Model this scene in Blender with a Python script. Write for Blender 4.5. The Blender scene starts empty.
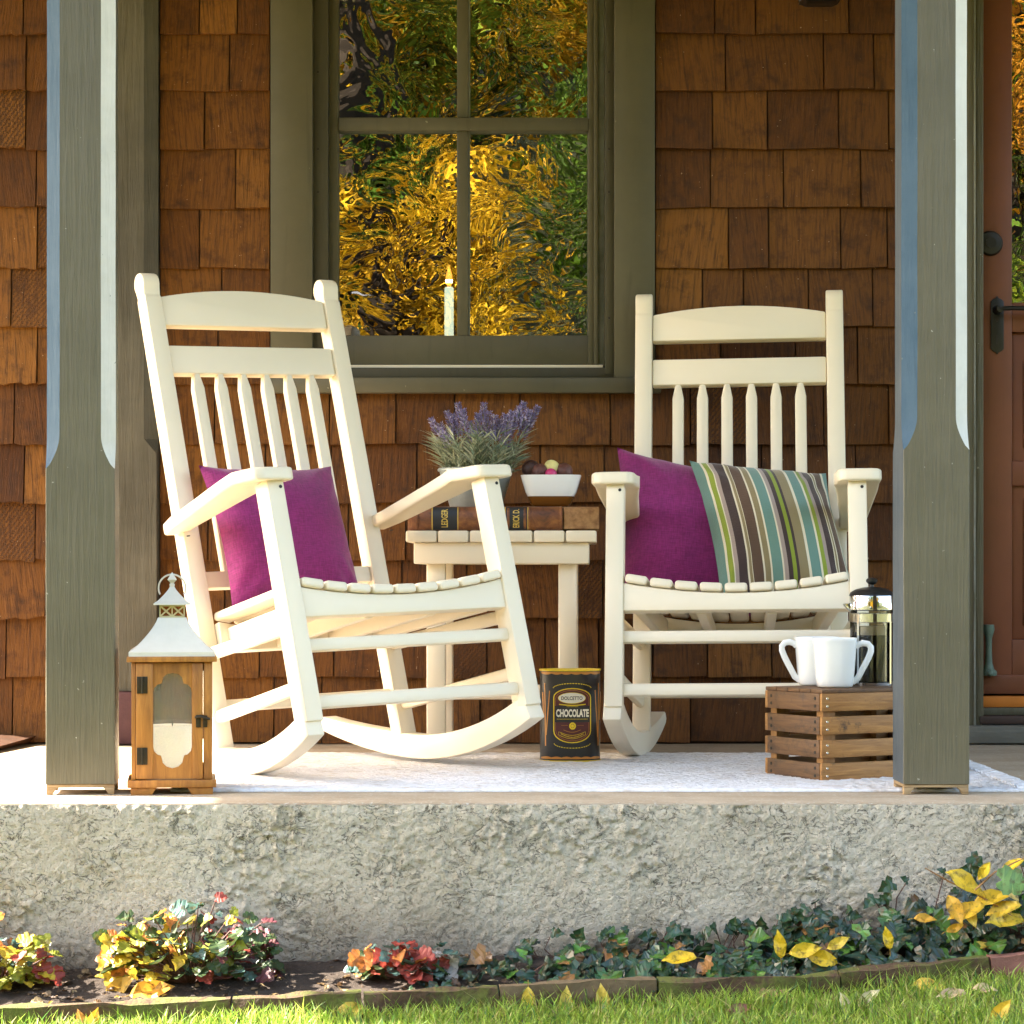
import bpy, bmesh, math, random
from mathutils import Vector, Matrix, noise, Euler
R = math.radians
PI = math.pi
random.seed(7)
scene = bpy.context.scene
COL = scene.collection

# ------------------------------------------------------------------ camera model
FPX, CH, CD, PPX, PPY = 2488.0, 0.40, 4.443, 490.0, 579.0

def at(px, py, y):
    """world point seen at a pixel, at depth y"""
    d = y + CD
    return Vector(((px - PPX) * d / FPX, y, CH - (py - PPY) * d / FPX))

def on_z(px, py, z):
    """world point seen at a pixel, on the level z"""
    d = FPX * (CH - z) / (py - PPY)
    return Vector(((px - PPX) * d / FPX, d - CD, z))

cam_d = bpy.data.cameras.new("camera")
cam_d.sensor_width = 36
cam_d.lens = FPX * 36 / 1024
cam_d.shift_x = (512 - PPX) / 1024
cam_d.shift_y = (PPY - 512) / 1024
cam_d.clip_start = 0.05
cam_d.clip_end = 2000
cam = bpy.data.objects.new("camera", cam_d)
COL.objects.link(cam)
cam.location = (0, -CD, CH)
cam.rotation_euler = (R(90), 0, 0)
scene.camera = cam

# ------------------------------------------------------------------ materials
def new_mat(name):
    m = bpy.data.materials.new(name)
    m.use_nodes = True
    nt = m.node_tree
    bs = nt.nodes["Principled BSDF"]
    return m, nt, bs

def N(nt, kind, **kw):
    n = nt.nodes.new(kind)
    for k, v in kw.items():
        if k in n.inputs.keys():
            n.inputs[k].default_value = v
        else:
            setattr(n, k, v)
    return n

def ramp(nt, stops, interp='LINEAR'):
    r = nt.nodes.new('ShaderNodeValToRGB')
    r.color_ramp.interpolation = interp
    el = r.color_ramp.elements
    while len(el) < len(stops):
        el.new(0.5)
    for e, (p, c) in zip(el, stops):
        e.position = p
        e.color = (c[0], c[1], c[2], 1)
    return r

def mixc(nt, a, b, fac, mode='MIX'):
    m = nt.nodes.new('ShaderNodeMix')
    m.data_type = 'RGBA'
    m.blend_type = mode
    for sock, v in ((m.inputs[0], fac), (m.inputs[6], a), (m.inputs[7], b)):
        if hasattr(v, 'is_linked') or isinstance(v, bpy.types.NodeSocket):
            nt.links.new(v, sock)
        elif isinstance(v, (int, float)):
            sock.default_value = v
        else:
            sock.default_value = (v[0], v[1], v[2], 1)
    return m.outputs[2]

def coords(nt, scale=(1, 1, 1), kind='Object', rot=(0, 0, 0)):
    tc = nt.nodes.new('ShaderNodeTexCoord')
    mp = nt.nodes.new('ShaderNodeMapping')
    mp.inputs['Scale'].default_value = scale
    mp.inputs['Rotation'].default_value = rot
    nt.links.new(tc.outputs[kind], mp.inputs['Vector'])
    return mp.outputs['Vector']

def noise_n(nt, vec, scale, detail=6, rough=0.6, dist=0.0):
    n = nt.nodes.new('ShaderNodeTexNoise')
    n.inputs['Scale'].default_value = scale
    n.inputs['Detail'].default_value = detail
    n.inputs['Roughness'].default_value = rough
    n.inputs['Distortion'].default_value = dist
    nt.links.new(vec, n.inputs['Vector'])
    return n.outputs['Fac']

def bump(nt, bs, height, strength=0.3, dist=0.01, prev=None):
    b = nt.nodes.new('ShaderNodeBump')
    b.inputs['Strength'].default_value = strength
    b.inputs['Distance'].default_value = dist
    nt.links.new(height, b.inputs['Height'])
    if prev is not None:
        nt.links.new(prev, b.inputs['Normal'])
    nt.links.new(b.outputs['Normal'], bs.inputs['Normal'])
    return b.outputs['Normal']

def paint(name, c1, c2, rough=0.5, grain=(60, 60, 4), gs=0.25, gd=0.003, spots=None, spec=0.4):
    """painted or stained timber: two tones, long grain in relief, an occasional knock"""
    m, nt, bs = new_mat(name)
    v = coords(nt)
    big = noise_n(nt, v, 5, 5, 0.65)
    c = mixc(nt, c1, c2, ramp_fac(nt, big, 0.35, 0.65))
    vg = coords(nt, grain)
    g = noise_n(nt, vg, 1.0, 6, 0.65, 0.4)
    c = mixc(nt, c, tuple(x * 0.80 for x in c1), ramp_fac(nt, g, 0.58, 0.78))
    if spots:
        sp = noise_n(nt, v, 90, 2, 0.5)
        c = mixc(nt, c, spots, ramp_fac(nt, sp, 0.755, 0.775))
    nt.links.new(c, bs.inputs['Base Color'])
    bs.inputs['Roughness'].default_value = rough
    bs.inputs['Specular IOR Level'].default_value = spec
    bump(nt, bs, g, gs, gd)
    return m

def ramp_fac(nt, fac, lo, hi):
    mr = nt.nodes.new('ShaderNodeMapRange')
    mr.inputs['From Min'].default_value = lo
    mr.inputs['From Max'].default_value = hi
    mr.clamp = True
    nt.links.new(fac, mr.inputs['Value'])
    return mr.outputs['Result']

def plain(name, c, rough=0.5, metal=0.0, spec=0.5, var=0.12, scale=30, bs_=0.0, bscale=200):
    m, nt, bs = new_mat(name)
    v = coords(nt)
    n = noise_n(nt, v, scale, 5, 0.6)
    cc = mixc(nt, tuple(x * (1 - var) for x in c), tuple(min(1, x * (1 + var)) for x in c), n)
    nt.links.new(cc, bs.inputs['Base Color'])
    bs.inputs['Roughness'].default_value = rough
    bs.inputs['Metallic'].default_value = metal
    bs.inputs['Specular IOR Level'].default_value = spec
    if bs_:
        bump(nt, bs, noise_n(nt, v, bscale, 3, 0.6), bs_, 0.002)
    return m

M = {}
# cream recycled-plastic lumber of the chairs and the table
m, nt, bs = new_mat('cream_lumber')
v = coords(nt)
c = mixc(nt, (0.80, 0.705, 0.535), (0.84, 0.75, 0.585), noise_n(nt, v, 9, 4))
nt.links.new(c, bs.inputs['Base Color'])
bs.inputs['Roughness'].default_value = 0.42
bs.inputs['Specular IOR Level'].default_value = 0.35
bump(nt, bs, noise_n(nt, coords(nt, (1, 1, 1)), 420, 2), 0.06, 0.001)
M['cream'] = m
M['screw'] = plain('dark_screw', (0.03, 0.025, 0.02), 0.5, 0.6)
OL1, OL2 = (0.098, 0.087, 0.053), (0.122, 0.109, 0.068)
M['olive'] = paint('olive_grey_paint', OL1, OL2, 0.48, (110, 110, 6), 0.7, 0.006, (0.32, 0.31, 0.25))
M['olive_old'] = paint('weathered_olive_paint', (0.055, 0.048, 0.031), (0.090, 0.080, 0.055), 0.65, (55, 55, 4), 1.0, 0.006, (0.05, 0.045, 0.03))
M['olive_smooth'] = paint('olive_window_paint', (0.074, 0.065, 0.037), (0.090, 0.080, 0.047), 0.45, (40, 40, 3), 0.15, 0.002, (0.2, 0.19, 0.13))
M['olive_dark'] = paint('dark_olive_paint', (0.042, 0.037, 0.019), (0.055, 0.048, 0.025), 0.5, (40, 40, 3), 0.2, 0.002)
M['putty'] = paint('mottled_pale_paint', (0.30, 0.30, 0.27), (0.12, 0.12, 0.085), 0.6, (30, 30, 14), 0.4, 0.004)
M['blue_edge'] = paint('olive_skylit_blue', (0.030, 0.068, 0.110), (0.055, 0.098, 0.145), 0.6, (60, 60, 6), 0.6, 0.004, (0.10, 0.13, 0.15), spec=0.12)  # blue skylight on the left chamfers, painted into the colour
M['grey_side'] = paint('olive_skylit_grey', (0.050, 0.066, 0.080), (0.080, 0.096, 0.108), 0.55, (60, 60, 6), 0.6, 0.004, (0.10, 0.13, 0.15), spec=0.2)  # bluish skylight on the post's left face, put into its colour
M['pale_edge'] = paint('olive_bright_lit', (0.74, 0.71, 0.65), (0.56, 0.54, 0.48), 0.55, (60, 60, 6), 0.5, 0.004, (0.3, 0.3, 0.25))  # bright light on the right chamfers, painted in as white
M['maroon'] = plain('maroon_block_paint', (0.075, 0.032, 0.035), 0.7, 0, 0.3, 0.5, 25, 0.8, 60)
M['door'] = paint('red_brown_door_paint', (0.150, 0.046, 0.020), (0.18, 0.056, 0.025), 0.42, (50, 50, 4), 0.12, 0.002)
M['black_iron'] = plain('black_iron', (0.018, 0.018, 0.017), 0.38, 0.5, 0.5, 0.3)
M['verdigris'] = plain('verdigris_bronze', (0.10, 0.14, 0.105), 0.6, 0.3, 0.4, 0.6, 60, 0.5, 120)
M['brass'] = plain('orange_threshold_strip', (0.62, 0.20, 0.03), 0.4, 0.2)
M['threshold'] = paint('grey_threshold_paint', (0.10, 0.10, 0.085), (0.16, 0.155, 0.13), 0.6, (6, 60, 60), 0.5, 0.004)
M['soil_brown'] = plain('dark_brown_sill', (0.05, 0.026, 0.018), 0.7)
M['ceramic'] = plain('white_glazed_ceramic', (0.80, 0.81, 0.80), 0.16, 0, 0.5, 0.02)
M['wax'] = plain('white_wax', (0.90, 0.87, 0.79), 0.5, 0, 0.4, 0.03)
_b = M['wax'].node_tree.nodes['Principled BSDF']; _b.inputs['Emission Color'].default_value = (1.0, 0.86, 0.62, 1); _b.inputs['Emission Strength'].default_value = 0.08   # warm emission added to the wax to brighten the candle
_b.inputs['Subsurface Weight'].default_value = 0.8; _b.inputs['Subsurface Scale'].default_value = 0.04; _b.inputs['Subsurface Radius'].default_value = (1.0, 0.8, 0.55)
M['black_plastic'] = plain('black_plastic', (0.012, 0.013, 0.014), 0.32)
M['chrome'] = plain('polished_steel', (0.72, 0.72, 0.70), 0.07, 1.0, 0.5, 0.03)
M['galv'] = plain('galvanised_bucket', (0.36, 0.42, 0.43), 0.42, 0.6, 0.5, 0.45, 22, 0.2, 60)
M['whitewash'] = plain('whitewashed_tin', (0.60, 0.575, 0.50), 0.55, 0.05, 0.5, 0.14, 24, 0.15, 80)
M['creamtin'] = plain('aged_cream_tin', (0.52, 0.47, 0.27), 0.5, 0.2, 0.5, 0.3, 60)
M['hinge'] = plain('dark_bronze', (0.035, 0.028, 0.018), 0.45, 0.7, 0.5, 0.5, 150)
M['amber_glass'] = plain('gilded_bowl_foot', (0.24, 0.10, 0.018), 0.2, 0.5)
M['choc'] = plain('dark_chocolate', (0.045, 0.016, 0.012), 0.45, 0, 0.4, 0.6, 160, 0.6, 220)
M['cocoa'] = plain('milk_chocolate', (0.115, 0.042, 0.030), 0.5, 0, 0.4, 0.5, 160, 0.5, 220)
M['whitechoc'] = plain('white_chocolate', (0.72, 0.63, 0.24), 0.5, 0, 0.4, 0.2, 160, 0.4, 220)
M['pinkchoc'] = plain('pink_foil', (0.55, 0.03, 0.16), 0.35)
M['unlit_inside'] = plain('dark_interior', (0.018, 0.015, 0.012), 0.9)  # near-black colour stands for the dimness of the unlit rooms
M['ceiling'] = paint('pale_ceiling_boards', (0.52, 0.48, 0.38), (0.58, 0.53, 0.43), 0.6)
M['roofing'] = plain('roof_shingle', (0.07, 0.065, 0.06), 0.9)
M['bark'] = plain('tree_bark', (0.022, 0.016, 0.010), 0.9, 0, 0.1, 0.4, 12, 0.8, 30)
M['rock'] = plain('grey_boulder', (0.17, 0.175, 0.175), 0.85, 0, 0.2, 0.6, 6, 0.9, 10)

def wood(name, c_dark, c_light, grain, rough=0.55, knots=0.25, bscale=0.35, dark_patches=0.0):
    m, nt, bs = new_mat(name)
    oi = nt.nodes.new('ShaderNodeObjectInfo')
    tc = nt.nodes.new('ShaderNodeTexCoord')
    add = nt.nodes.new('ShaderNodeVectorMath')
    add.operation = 'ADD'
    sc = nt.nodes.new('ShaderNodeVectorMath'); sc.operation = 'SCALE'
    cmb = nt.nodes.new('ShaderNodeCombineXYZ')
    for i in range(3):
        nt.links.new(oi.outputs['Random'], cmb.inputs[i])
    nt.links.new(cmb.outputs[0], sc.inputs[0]); sc.inputs['Scale'].default_value = 37.0
    nt.links.new(tc.outputs['Object'], add.inputs[0]); nt.links.new(sc.outputs[0], add.inputs[1])
    mp = nt.nodes.new('ShaderNodeMapping'); mp.inputs['Scale'].default_value = grain
    nt.links.new(add.outputs[0], mp.inputs['Vector'])
    g = noise_n(nt, mp.outputs['Vector'], 1.0, 8, 0.7, 0.8)
    big = noise_n(nt, add.outputs[0], 7, 3, 0.5)
    c = ramp(nt, [(0.30, c_dark), (0.52, tuple((a + b) / 2 for a, b in zip(c_dark, c_light))), (0.72, c_light)])
    nt.links.new(g, c.inputs[0])
    cc = mixc(nt, c.outputs[0], tuple(x * 0.55 for x in c_dark), ramp_fac(nt, big, 0.60, 0.80))
    if dark_patches:
        dp = noise_n(nt, add.outputs[0], 26, 5, 0.7)
        cc = mixc(nt, cc, (0.03, 0.018, 0.01), ramp_fac(nt, dp, 0.62 - 0.05 * dark_patches, 0.74))
    nt.links.new(cc, bs.inputs['Base Color'])
    bs.inputs['Roughness'].default_value = rough
    bump(nt, bs, g, bscale, 0.003)
    return m

M['lantern_wood'] = wood('honey_lantern_wood', (0.20, 0.072, 0.010), (0.46, 0.20, 0.035), (70, 70, 7), 0.5)
M['crate_wood'] = wood('stained_crate_wood', (0.20, 0.082, 0.017), (0.48, 0.235, 0.062), (9, 60, 110), 0.6, dark_patches=0.5)
M['crate_wood_side'] = wood('dark_crate_wood', (0.062, 0.027, 0.009), (0.185, 0.088, 0.028), (60, 9, 110), 0.6, dark_patches=2.3)
M['crate_post'] = wood('crate_post_wood', (0.22, 0.09, 0.015), (0.38, 0.19, 0.05), (60, 60, 9), 0.6)
M['base_wood'] = wood('pale_bare_wood', (0.22, 0.135, 0.055), (0.42, 0.30, 0.16), (12, 60, 60), 0.7)

# shingles: tint of each shingle is its own (colour attribute), grain from its own coordinates (UV)
m, nt, bs = new_mat('cedar_shingle')
at_n = nt.nodes.new('ShaderNodeAttribute'); at_n.attribute_name = 'tint'
sepc = nt.nodes.new('ShaderNodeSeparateColor'); nt.links.new(at_n.outputs['Color'], sepc.inputs[0])
uv = nt.nodes.new('ShaderNodeUVMap'); uv.uv_map = 'UVMap'
mp = nt.nodes.new('ShaderNodeMapping'); mp.inputs['Scale'].default_value = (150, 9, 1)
nt.links.new(uv.outputs[0], mp.inputs[0])
g = noise_n(nt, mp.outputs[0], 1.0, 7, 0.70, 0.2)
mp2 = nt.nodes.new('ShaderNodeMapping'); mp2.inputs['Scale'].default_value = (420, 22, 1)
nt.links.new(uv.outputs[0], mp2.inputs[0])
g2 = noise_n(nt, mp2.outputs[0], 1.0, 4, 0.7, 0.2)
base = ramp(nt, [(0.0, (0.064, 0.0205, 0.0034)), (0.35, (0.114, 0.040, 0.0058)), (0.65, (0.162, 0.061, 0.0086)), (1.0, (0.240, 0.098, 0.0155))])
nt.links.new(sepc.outputs[0], base.inputs[0])
c = mixc(nt, base.outputs[0], (0.022, 0.008, 0.003), ramp_fac(nt, g, 0.46, 0.74))
c = mixc(nt, c, (0.22, 0.098, 0.028), ramp_fac(nt, g2, 0.56, 0.82))
blot = noise_n(nt, coords(nt), 24, 5, 0.65)
c = mixc(nt, c, (0.035, 0.013, 0.005), ramp_fac(nt, blot, 0.50, 0.80))
fl = noise_n(nt, coords(nt), 160, 2, 0.5)
c = mixc(nt, c, (0.42, 0.30, 0.17), ramp_fac(nt, fl, 0.755, 0.775))
# cedar with strong slanting growth rings on a few shingles
wv = nt.nodes.new('ShaderNodeTexWave'); wv.wave_type = 'BANDS'; wv.bands_direction = 'X'
wv.inputs['Scale'].default_value = 34; wv.inputs['Distortion'].default_value = 5.5; wv.inputs['Detail'].default_value = 3
wv.inputs['Detail Scale'].default_value = 6
mp3 = nt.nodes.new('ShaderNodeMapping'); mp3.inputs['Rotation'].default_value = (0, 0, R(38)); nt.links.new(uv.outputs[0], mp3.inputs[0])
nt.links.new(mp3.outputs[0], wv.inputs['Vector'])
ringf = nt.nodes.new('ShaderNodeMath'); ringf.operation = 'MULTIPLY'
nt.links.new(ramp_fac(nt, wv.outputs['Fac'], 0.45, 0.95), ringf.inputs[0]); nt.links.new(sepc.outputs[1], ringf.inputs[1])
c = mixc(nt, c, (0.075, 0.033, 0.013), ringf.outputs[0])
nt.links.new(c, bs.inputs['Base Color'])
bs.inputs['Roughness'].default_value = 0.62
bs.inputs['Specular IOR Level'].default_value = 0.18
addh = nt.nodes.new('ShaderNodeMath'); addh.operation = 'ADD'
nt.links.new(g, addh.inputs[0]); nt.links.new(g2, addh.inputs[1])
addr = nt.nodes.new('ShaderNodeMath'); addr.operation = 'SUBTRACT'
nt.links.new(addh.outputs[0], addr.inputs[0]); nt.links.new(ringf.outputs[0], addr.inputs[1])
bump(nt, bs, addr.outputs[0], 0.9, 0.004)
M['shingle'] = m

# stucco of the porch base
m, nt, bs = new_mat('rough_stucco')
v = coords(nt)
n1 = noise_n(nt, v, 34, 9, 0.74, 1.1)
n2 = noise_n(nt, v, 210, 6, 0.75)
n3 = noise_n(nt, v, 3.2, 5, 0.6)
c = mixc(nt, (0.88, 0.785, 0.635), (0.72, 0.615, 0.465), ramp_fac(nt, n3, 0.42, 0.68))
c = mixc(nt, c, (0.86, 0.80, 0.69), ramp_fac(nt, n2, 0.50, 0.68))
c = mixc(nt, c, (0.15, 0.125, 0.09), ramp_fac(nt, n1, 0.61, 0.70))
ck = noise_n(nt, coords(nt, (1, 1, 1.5)), 30, 5, 0.62, 0.9)
cka = nt.nodes.new('ShaderNodeMath'); cka.operation = 'SUBTRACT'; nt.links.new(ck, cka.inputs[0]); cka.inputs[1].default_value = 0.5
ckb = nt.nodes.new('ShaderNodeMath'); ckb.operation = 'ABSOLUTE'; nt.links.new(cka.outputs[0], ckb.inputs[0])
pm = noise_n(nt, v, 11, 4, 0.6)
ckm = nt.nodes.new('ShaderNodeMath'); ckm.operation = 'MULTIPLY'
nt.links.new(ramp_fac(nt, ckb.outputs[0], 0.016, 0.004), ckm.inputs[0]); nt.links.new(ramp_fac(nt, pm, 0.44, 0.54), ckm.inputs[1])
c = mixc(nt, c, (0.21, 0.175, 0.125), ckm.outputs[0])
c = mixc(nt, c, (0.34, 0.285, 0.205), ramp_fac(nt, n2, 0.44, 0.36))
sx = nt.nodes.new('ShaderNodeSeparateXYZ'); nt.links.new(v, sx.inputs[0])
low_dark = nt.nodes.new('ShaderNodeMath'); low_dark.operation = 'MULTIPLY_ADD'
nt.links.new(sx.outputs[2], low_dark.inputs[0]); low_dark.inputs[1].default_value = -6.5; low_dark.inputs[2].default_value = -1.35
dn = nt.nodes.new('ShaderNodeMath'); dn.operation = 'MULTIPLY_ADD'; nt.links.new(n3, dn.inputs[0]); dn.inputs[1].default_value = 1.3
nt.links.new(low_dark.outputs[0], dn.inputs[2])
c = mixc(nt, c, (0.17, 0.145, 0.105), ramp_fac(nt, dn.outputs[0], 0.35, 1.6))   # darker towards the bottom
nt.links.new(c, bs.inputs['Base Color'])
bs.inputs['Roughness'].default_value = 0.93
bs.inputs['Specular IOR Level'].default_value = 0.2
ha0 = nt.nodes.new('ShaderNodeMath'); ha0.operation = 'MULTIPLY_ADD'
nt.links.new(ckm.outputs[0], ha0.inputs[0]); ha0.inputs[1].default_value = -0.5; nt.links.new(n1, ha0.inputs[2])
ha = nt.nodes.new('ShaderNodeMath'); ha.operation = 'MULTIPLY_ADD'
nt.links.new(n2, ha.inputs[0]); ha.inputs[1].default_value = 0.9; nt.links.new(ha0.outputs[0], ha.inputs[2])
bump(nt, bs, ha.outputs[0], 1.0, 0.014)
M['stucco'] = m

# porch floor: pale worn concrete
m, nt, bs = new_mat('worn_porch_floor')
v = coords(nt)
n1 = noise_n(nt, v, 6, 7, 0.7); n2 = noise_n(nt, v, 120, 4, 0.6)
vb = coords(nt, (2.5, 26, 1)); n3 = noise_n(nt, vb, 1.0, 6, 0.65, 0.6)
c = mixc(nt, (0.42, 0.34, 0.24), (0.30, 0.235, 0.155), ramp_fac(nt, n1, 0.38, 0.66))
c = mixc(nt, c, (0.30, 0.215, 0.13), ramp_fac(nt, n3, 0.52, 0.72))
c = mixc(nt, c, (0.56, 0.53, 0.46), ramp_fac(nt, n2, 0.56, 0.78))
nt.links.new(c, bs.inputs['Base Color']); bs.inputs['Roughness'].default_value = 0.8
bump(nt, bs, n2, 0.35, 0.003)
M['floor'] = m

# rug: white cotton with faint oatmeal flecks in the weft
m, nt, bs = new_mat('white_cotton_rug')
v = coords(nt, (16, 120, 1)); n1 = noise_n(nt, v, 1.0, 5, 0.6, 0.3)
vw = coords(nt, (90, 240, 1)); n2 = noise_n(nt, vw, 1.0, 3, 0.6, 0.2)
c = mixc(nt, (0.80, 0.795, 0.80), (0.52, 0.42, 0.30), ramp_fac(nt, n1, 0.54, 0.76))
c = mixc(nt, c, (0.62, 0.62, 0.66), ramp_fac(nt, n2, 0.5, 0.85))
nt.links.new(c, bs.inputs['Base Color']); bs.inputs['Roughness'].default_value = 0.95
bs.inputs['Specular IOR Level'].default_value = 0.1
bump(nt, bs, n2, 0.9, 0.006)
M['rug'] = m

def fabric(name, c, thread=620):
    m, nt, bs = new_mat(name)
    v = coords(nt)
    w1 = noise_n(nt, coords(nt, (thread, 40, 60)), 1.0, 2, 0.5)
    w2 = noise_n(nt, coords(nt, (60, 40, thread)), 1.0, 2, 0.5)
    ad = nt.nodes.new('ShaderNodeMath'); ad.operation = 'ADD'
    nt.links.new(w1, ad.inputs[0]); nt.links.new(w2, ad.inputs[1])
    if callable(c):
        cc = c(nt)
    else:
        cc = mixc(nt, tuple(x * 0.74 for x in c), tuple(x * 1.24 for x in c), ramp_fac(nt, ad.outputs[0], 0.75, 1.25))
    nt.links.new(cc, bs.inputs['Base Color'])
    bs.inputs['Roughness'].default_value = 0.8
    bs.inputs['Specular IOR Level'].default_value = 0.2
    bs.inputs['Sheen Weight'].default_value = 0.25
    bump(nt, bs, ad.outputs[0], 0.45, 0.0016)
    return m
M['magenta'] = fabric('magenta_cushion_cloth', (0.225, 0.020, 0.128))
TEAL, CREAM, GREEN, MAUVE, PLUM, OLIVE, BROWN = (0.135, 0.245, 0.205), (0.66, 0.60, 0.45), (0.23, 0.29, 0.035), (0.34, 0.27, 0.235), (0.055, 0.036, 0.034), (0.245, 0.195, 0.10), (0.100, 0.060, 0.040)
STRIPES = [(TEAL, 22), (CREAM, 7), (GREEN, 15), (CREAM, 4), (MAUVE, 12), (PLUM, 26), (CREAM, 5), (OLIVE, 8), (CREAM, 3), (BROWN, 30), (CREAM, 5), (OLIVE, 17),
           (CREAM, 4), (TEAL, 31), (CREAM, 4), (MAUVE, 12), (PLUM, 14), (GREEN, 12), (PLUM, 8), (OLIVE, 28), (CREAM, 8), (TEAL, 33), (CREAM, 6), (GREEN, 13), (MAUVE, 12), (PLUM, 22), (CREAM, 4), (OLIVE, 6), (CREAM, 3), (BROWN, 28), (CREAM, 7), (TEAL, 20)]
def stripe_col(nt):
    tot = sum(w for _, w in STRIPES)
    tc = nt.nodes.new('ShaderNodeUVMap'); tc.uv_map = 'UVMap'
    sp = nt.nodes.new('ShaderNodeSeparateXYZ'); nt.links.new(tc.outputs[0], sp.inputs[0])
    cur = None; acc = 0
    col = STRIPES[0][0]; out = None
    half = 0
    # two ramps of up to 32 stops
    stops = []
    for cc, w in STRIPES:
        stops.append((acc / tot, cc)); acc += w
    r = ramp(nt, stops[:32], 'CONSTANT')
    nt.links.new(sp.outputs[0], r.inputs[0])
    return r.outputs[0]
M['stripes'] = fabric('striped_cushion_cloth', stripe_col)

# leather of the ledger
m, nt, bs = new_mat('worn_leather')
v = coords(nt); n1 = noise_n(nt, v, 28, 8, 0.7, 0.5)
c = ramp(nt, [(0.30, (0.035, 0.012, 0.006)), (0.5, (0.16, 0.052, 0.016)), (0.68, (0.30, 0.115, 0.028)), (0.8, (0.42, 0.22, 0.08))])
nt.links.new(n1, c.inputs[0]); nt.links.new(c.outputs[0], bs.inputs['Base Color'])
bs.inputs['Roughness'].default_value = 0.5; bump(nt, bs, n1, 0.5, 0.004)
M['leather'] = m
m, nt, bs = new_mat('tan_suede_leather')
v = coords(nt); n1 = noise_n(nt, v, 60, 6, 0.65)
c = ramp(nt, [(0.3, (0.17, 0.075, 0.025)), (0.7, (0.42, 0.23, 0.09))]); nt.links.new(n1, c.inputs[0]); nt.links.new(c.outputs[0], bs.inputs['Base Color'])
bs.inputs['Roughness'].default_value = 0.75; M['suede'] = m
M['label_black'] = plain('black_leather_label', (0.014, 0.015, 0.018), 0.5)
M['gold'] = plain('gold_lettering', (0.62, 0.43, 0.09), 0.4, 0.3)
M['paper'] = plain('old_pages', (0.42, 0.30, 0.16), 0.85)
# tin print
M['tin_black'] = plain('black_tin_print', (0.016, 0.017, 0.020), 0.34)
M['tin_yellow'] = plain('yellow_tin_print', (0.74, 0.54, 0.015), 0.36)
M['tin_orange'] = plain('orange_tin_print', (0.50, 0.21, 0.035), 0.4)
M['tin_maroon'] = plain('maroon_tin_print', (0.085, 0.014, 0.016), 0.4)
M['tin_white'] = plain('white_tin_print', (0.78, 0.75, 0.62), 0.4)

def glass_mat(name, refl, tint=(1, 1, 1), wave=0.0, rough=0.0, ws=(3, 3, 3), dust=0.0):
    m = bpy.data.materials.new(name); m.use_nodes = True
    nt = m.node_tree
    for n in list(nt.nodes):
        nt.nodes.remove(n)
    out = nt.nodes.new('ShaderNodeOutputMaterial')
    mx = nt.nodes.new('ShaderNodeMixShader')
    tr = nt.nodes.new('ShaderNodeBsdfTransparent'); tr.inputs[0].default_value = (*tint, 1)
    gl = nt.nodes.new('ShaderNodeBsdfAnisotropic') if False else nt.nodes.new('ShaderNodeBsdfGlossy')
    gl.inputs['Roughness'].default_value = rough
    gl.inputs['Color'].default_value = (1, 1, 1, 1)
    lw = nt.nodes.new('ShaderNodeFresnel'); lw.inputs['IOR'].default_value = 1.5
    mm = nt.nodes.new('ShaderNodeMath'); mm.operation = 'ADD'; mm.use_clamp = True
    nt.links.new(lw.outputs[0], mm.inputs[0]); mm.inputs[1].default_value = refl
    nt.links.new(mm.outputs[0], mx.inputs[0])
    nt.links.new(tr.outputs[0], mx.inputs[1]); nt.links.new(gl.outputs[0], mx.inputs[2])
    nt.links.new(mx.outputs[0], out.inputs[0])
    if dust:
        df = nt.nodes.new('ShaderNodeBsdfDiffuse'); df.inputs[0].default_value = (0.8, 0.8, 0.77, 1)
        m2 = nt.nodes.new('ShaderNodeMixShader')
        dn_ = noise_n(nt, coords(nt), 420, 4, 0.7)
        mr_ = nt.nodes.new('ShaderNodeMapRange'); mr_.inputs['From Min'].default_value = 0.35; mr_.inputs['From Max'].default_value = 0.7
        mr_.inputs['To Min'].default_value = dust * 0.4; mr_.inputs['To Max'].default_value = dust * 1.8
        nt.links.new(dn_, mr_.inputs['Value']); nt.links.new(mr_.outputs[0], m2.inputs[0])
        nt.links.new(mx.outputs[0], m2.inputs[1]); nt.links.new(df.outputs[0], m2.inputs[2]); nt.links.new(m2.outputs[0], out.inputs[0])
    if wave:
        v = coords(nt, ws)
        h1 = noise_n(nt, v, 1.0, 2.7, 0.45, 0.5)
        b = nt.nodes.new('ShaderNodeBump'); b.inputs['Strength'].default_value = 1.0; b.inputs['Distance'].default_value = wave
        nt.links.new(h1, b.inputs['Height']); nt.links.new(b.outputs[0], gl.inputs['Normal'])
    return m
M['pane'] = glass_mat('old_wavy_window_glass', 0.225, (0.8, 0.82, 0.78), 0.0023, 0.0, (6.5, 6.5, 7.5))
M['clear'] = glass_mat('clear_glass', 0.0, (0.96, 0.97, 0.97))
M['dusty_glass'] = glass_mat('seeded_lantern_glass', 0.01, (0.95, 0.95, 0.94), 0.0, 0.05, dust=0.06)
M['coffee'] = plain('black_coffee', (0.008, 0.004, 0.002), 0.35, 0, 0.1)
M['froth'] = plain('pale_coffee_froth', (0.52, 0.40, 0.27), 0.6)
def emis(name, c, s):
    m = bpy.data.materials.new(name); m.use_nodes = True
    nt = m.node_tree; nt.nodes.remove(nt.nodes['Principled BSDF'])
    e = nt.nodes.new('ShaderNodeEmission'); e.inputs[0].default_value = (*c, 1); e.inputs[1].default_value = s
    nt.links.new(e.outputs[0], nt.nodes['Material Output'].inputs[0])
    return m
M['flame'] = emis('candle_bulb_glow', (1.0, 0.36, 0.05), 0.30)
M['flame_core'] = emis('candle_bulb_filament', (1.0, 0.74, 0.36), 3.5)
M['candle_green'] = plain('pale_green_candle_sleeve', (0.62, 0.72, 0.60), 0.5)
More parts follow.
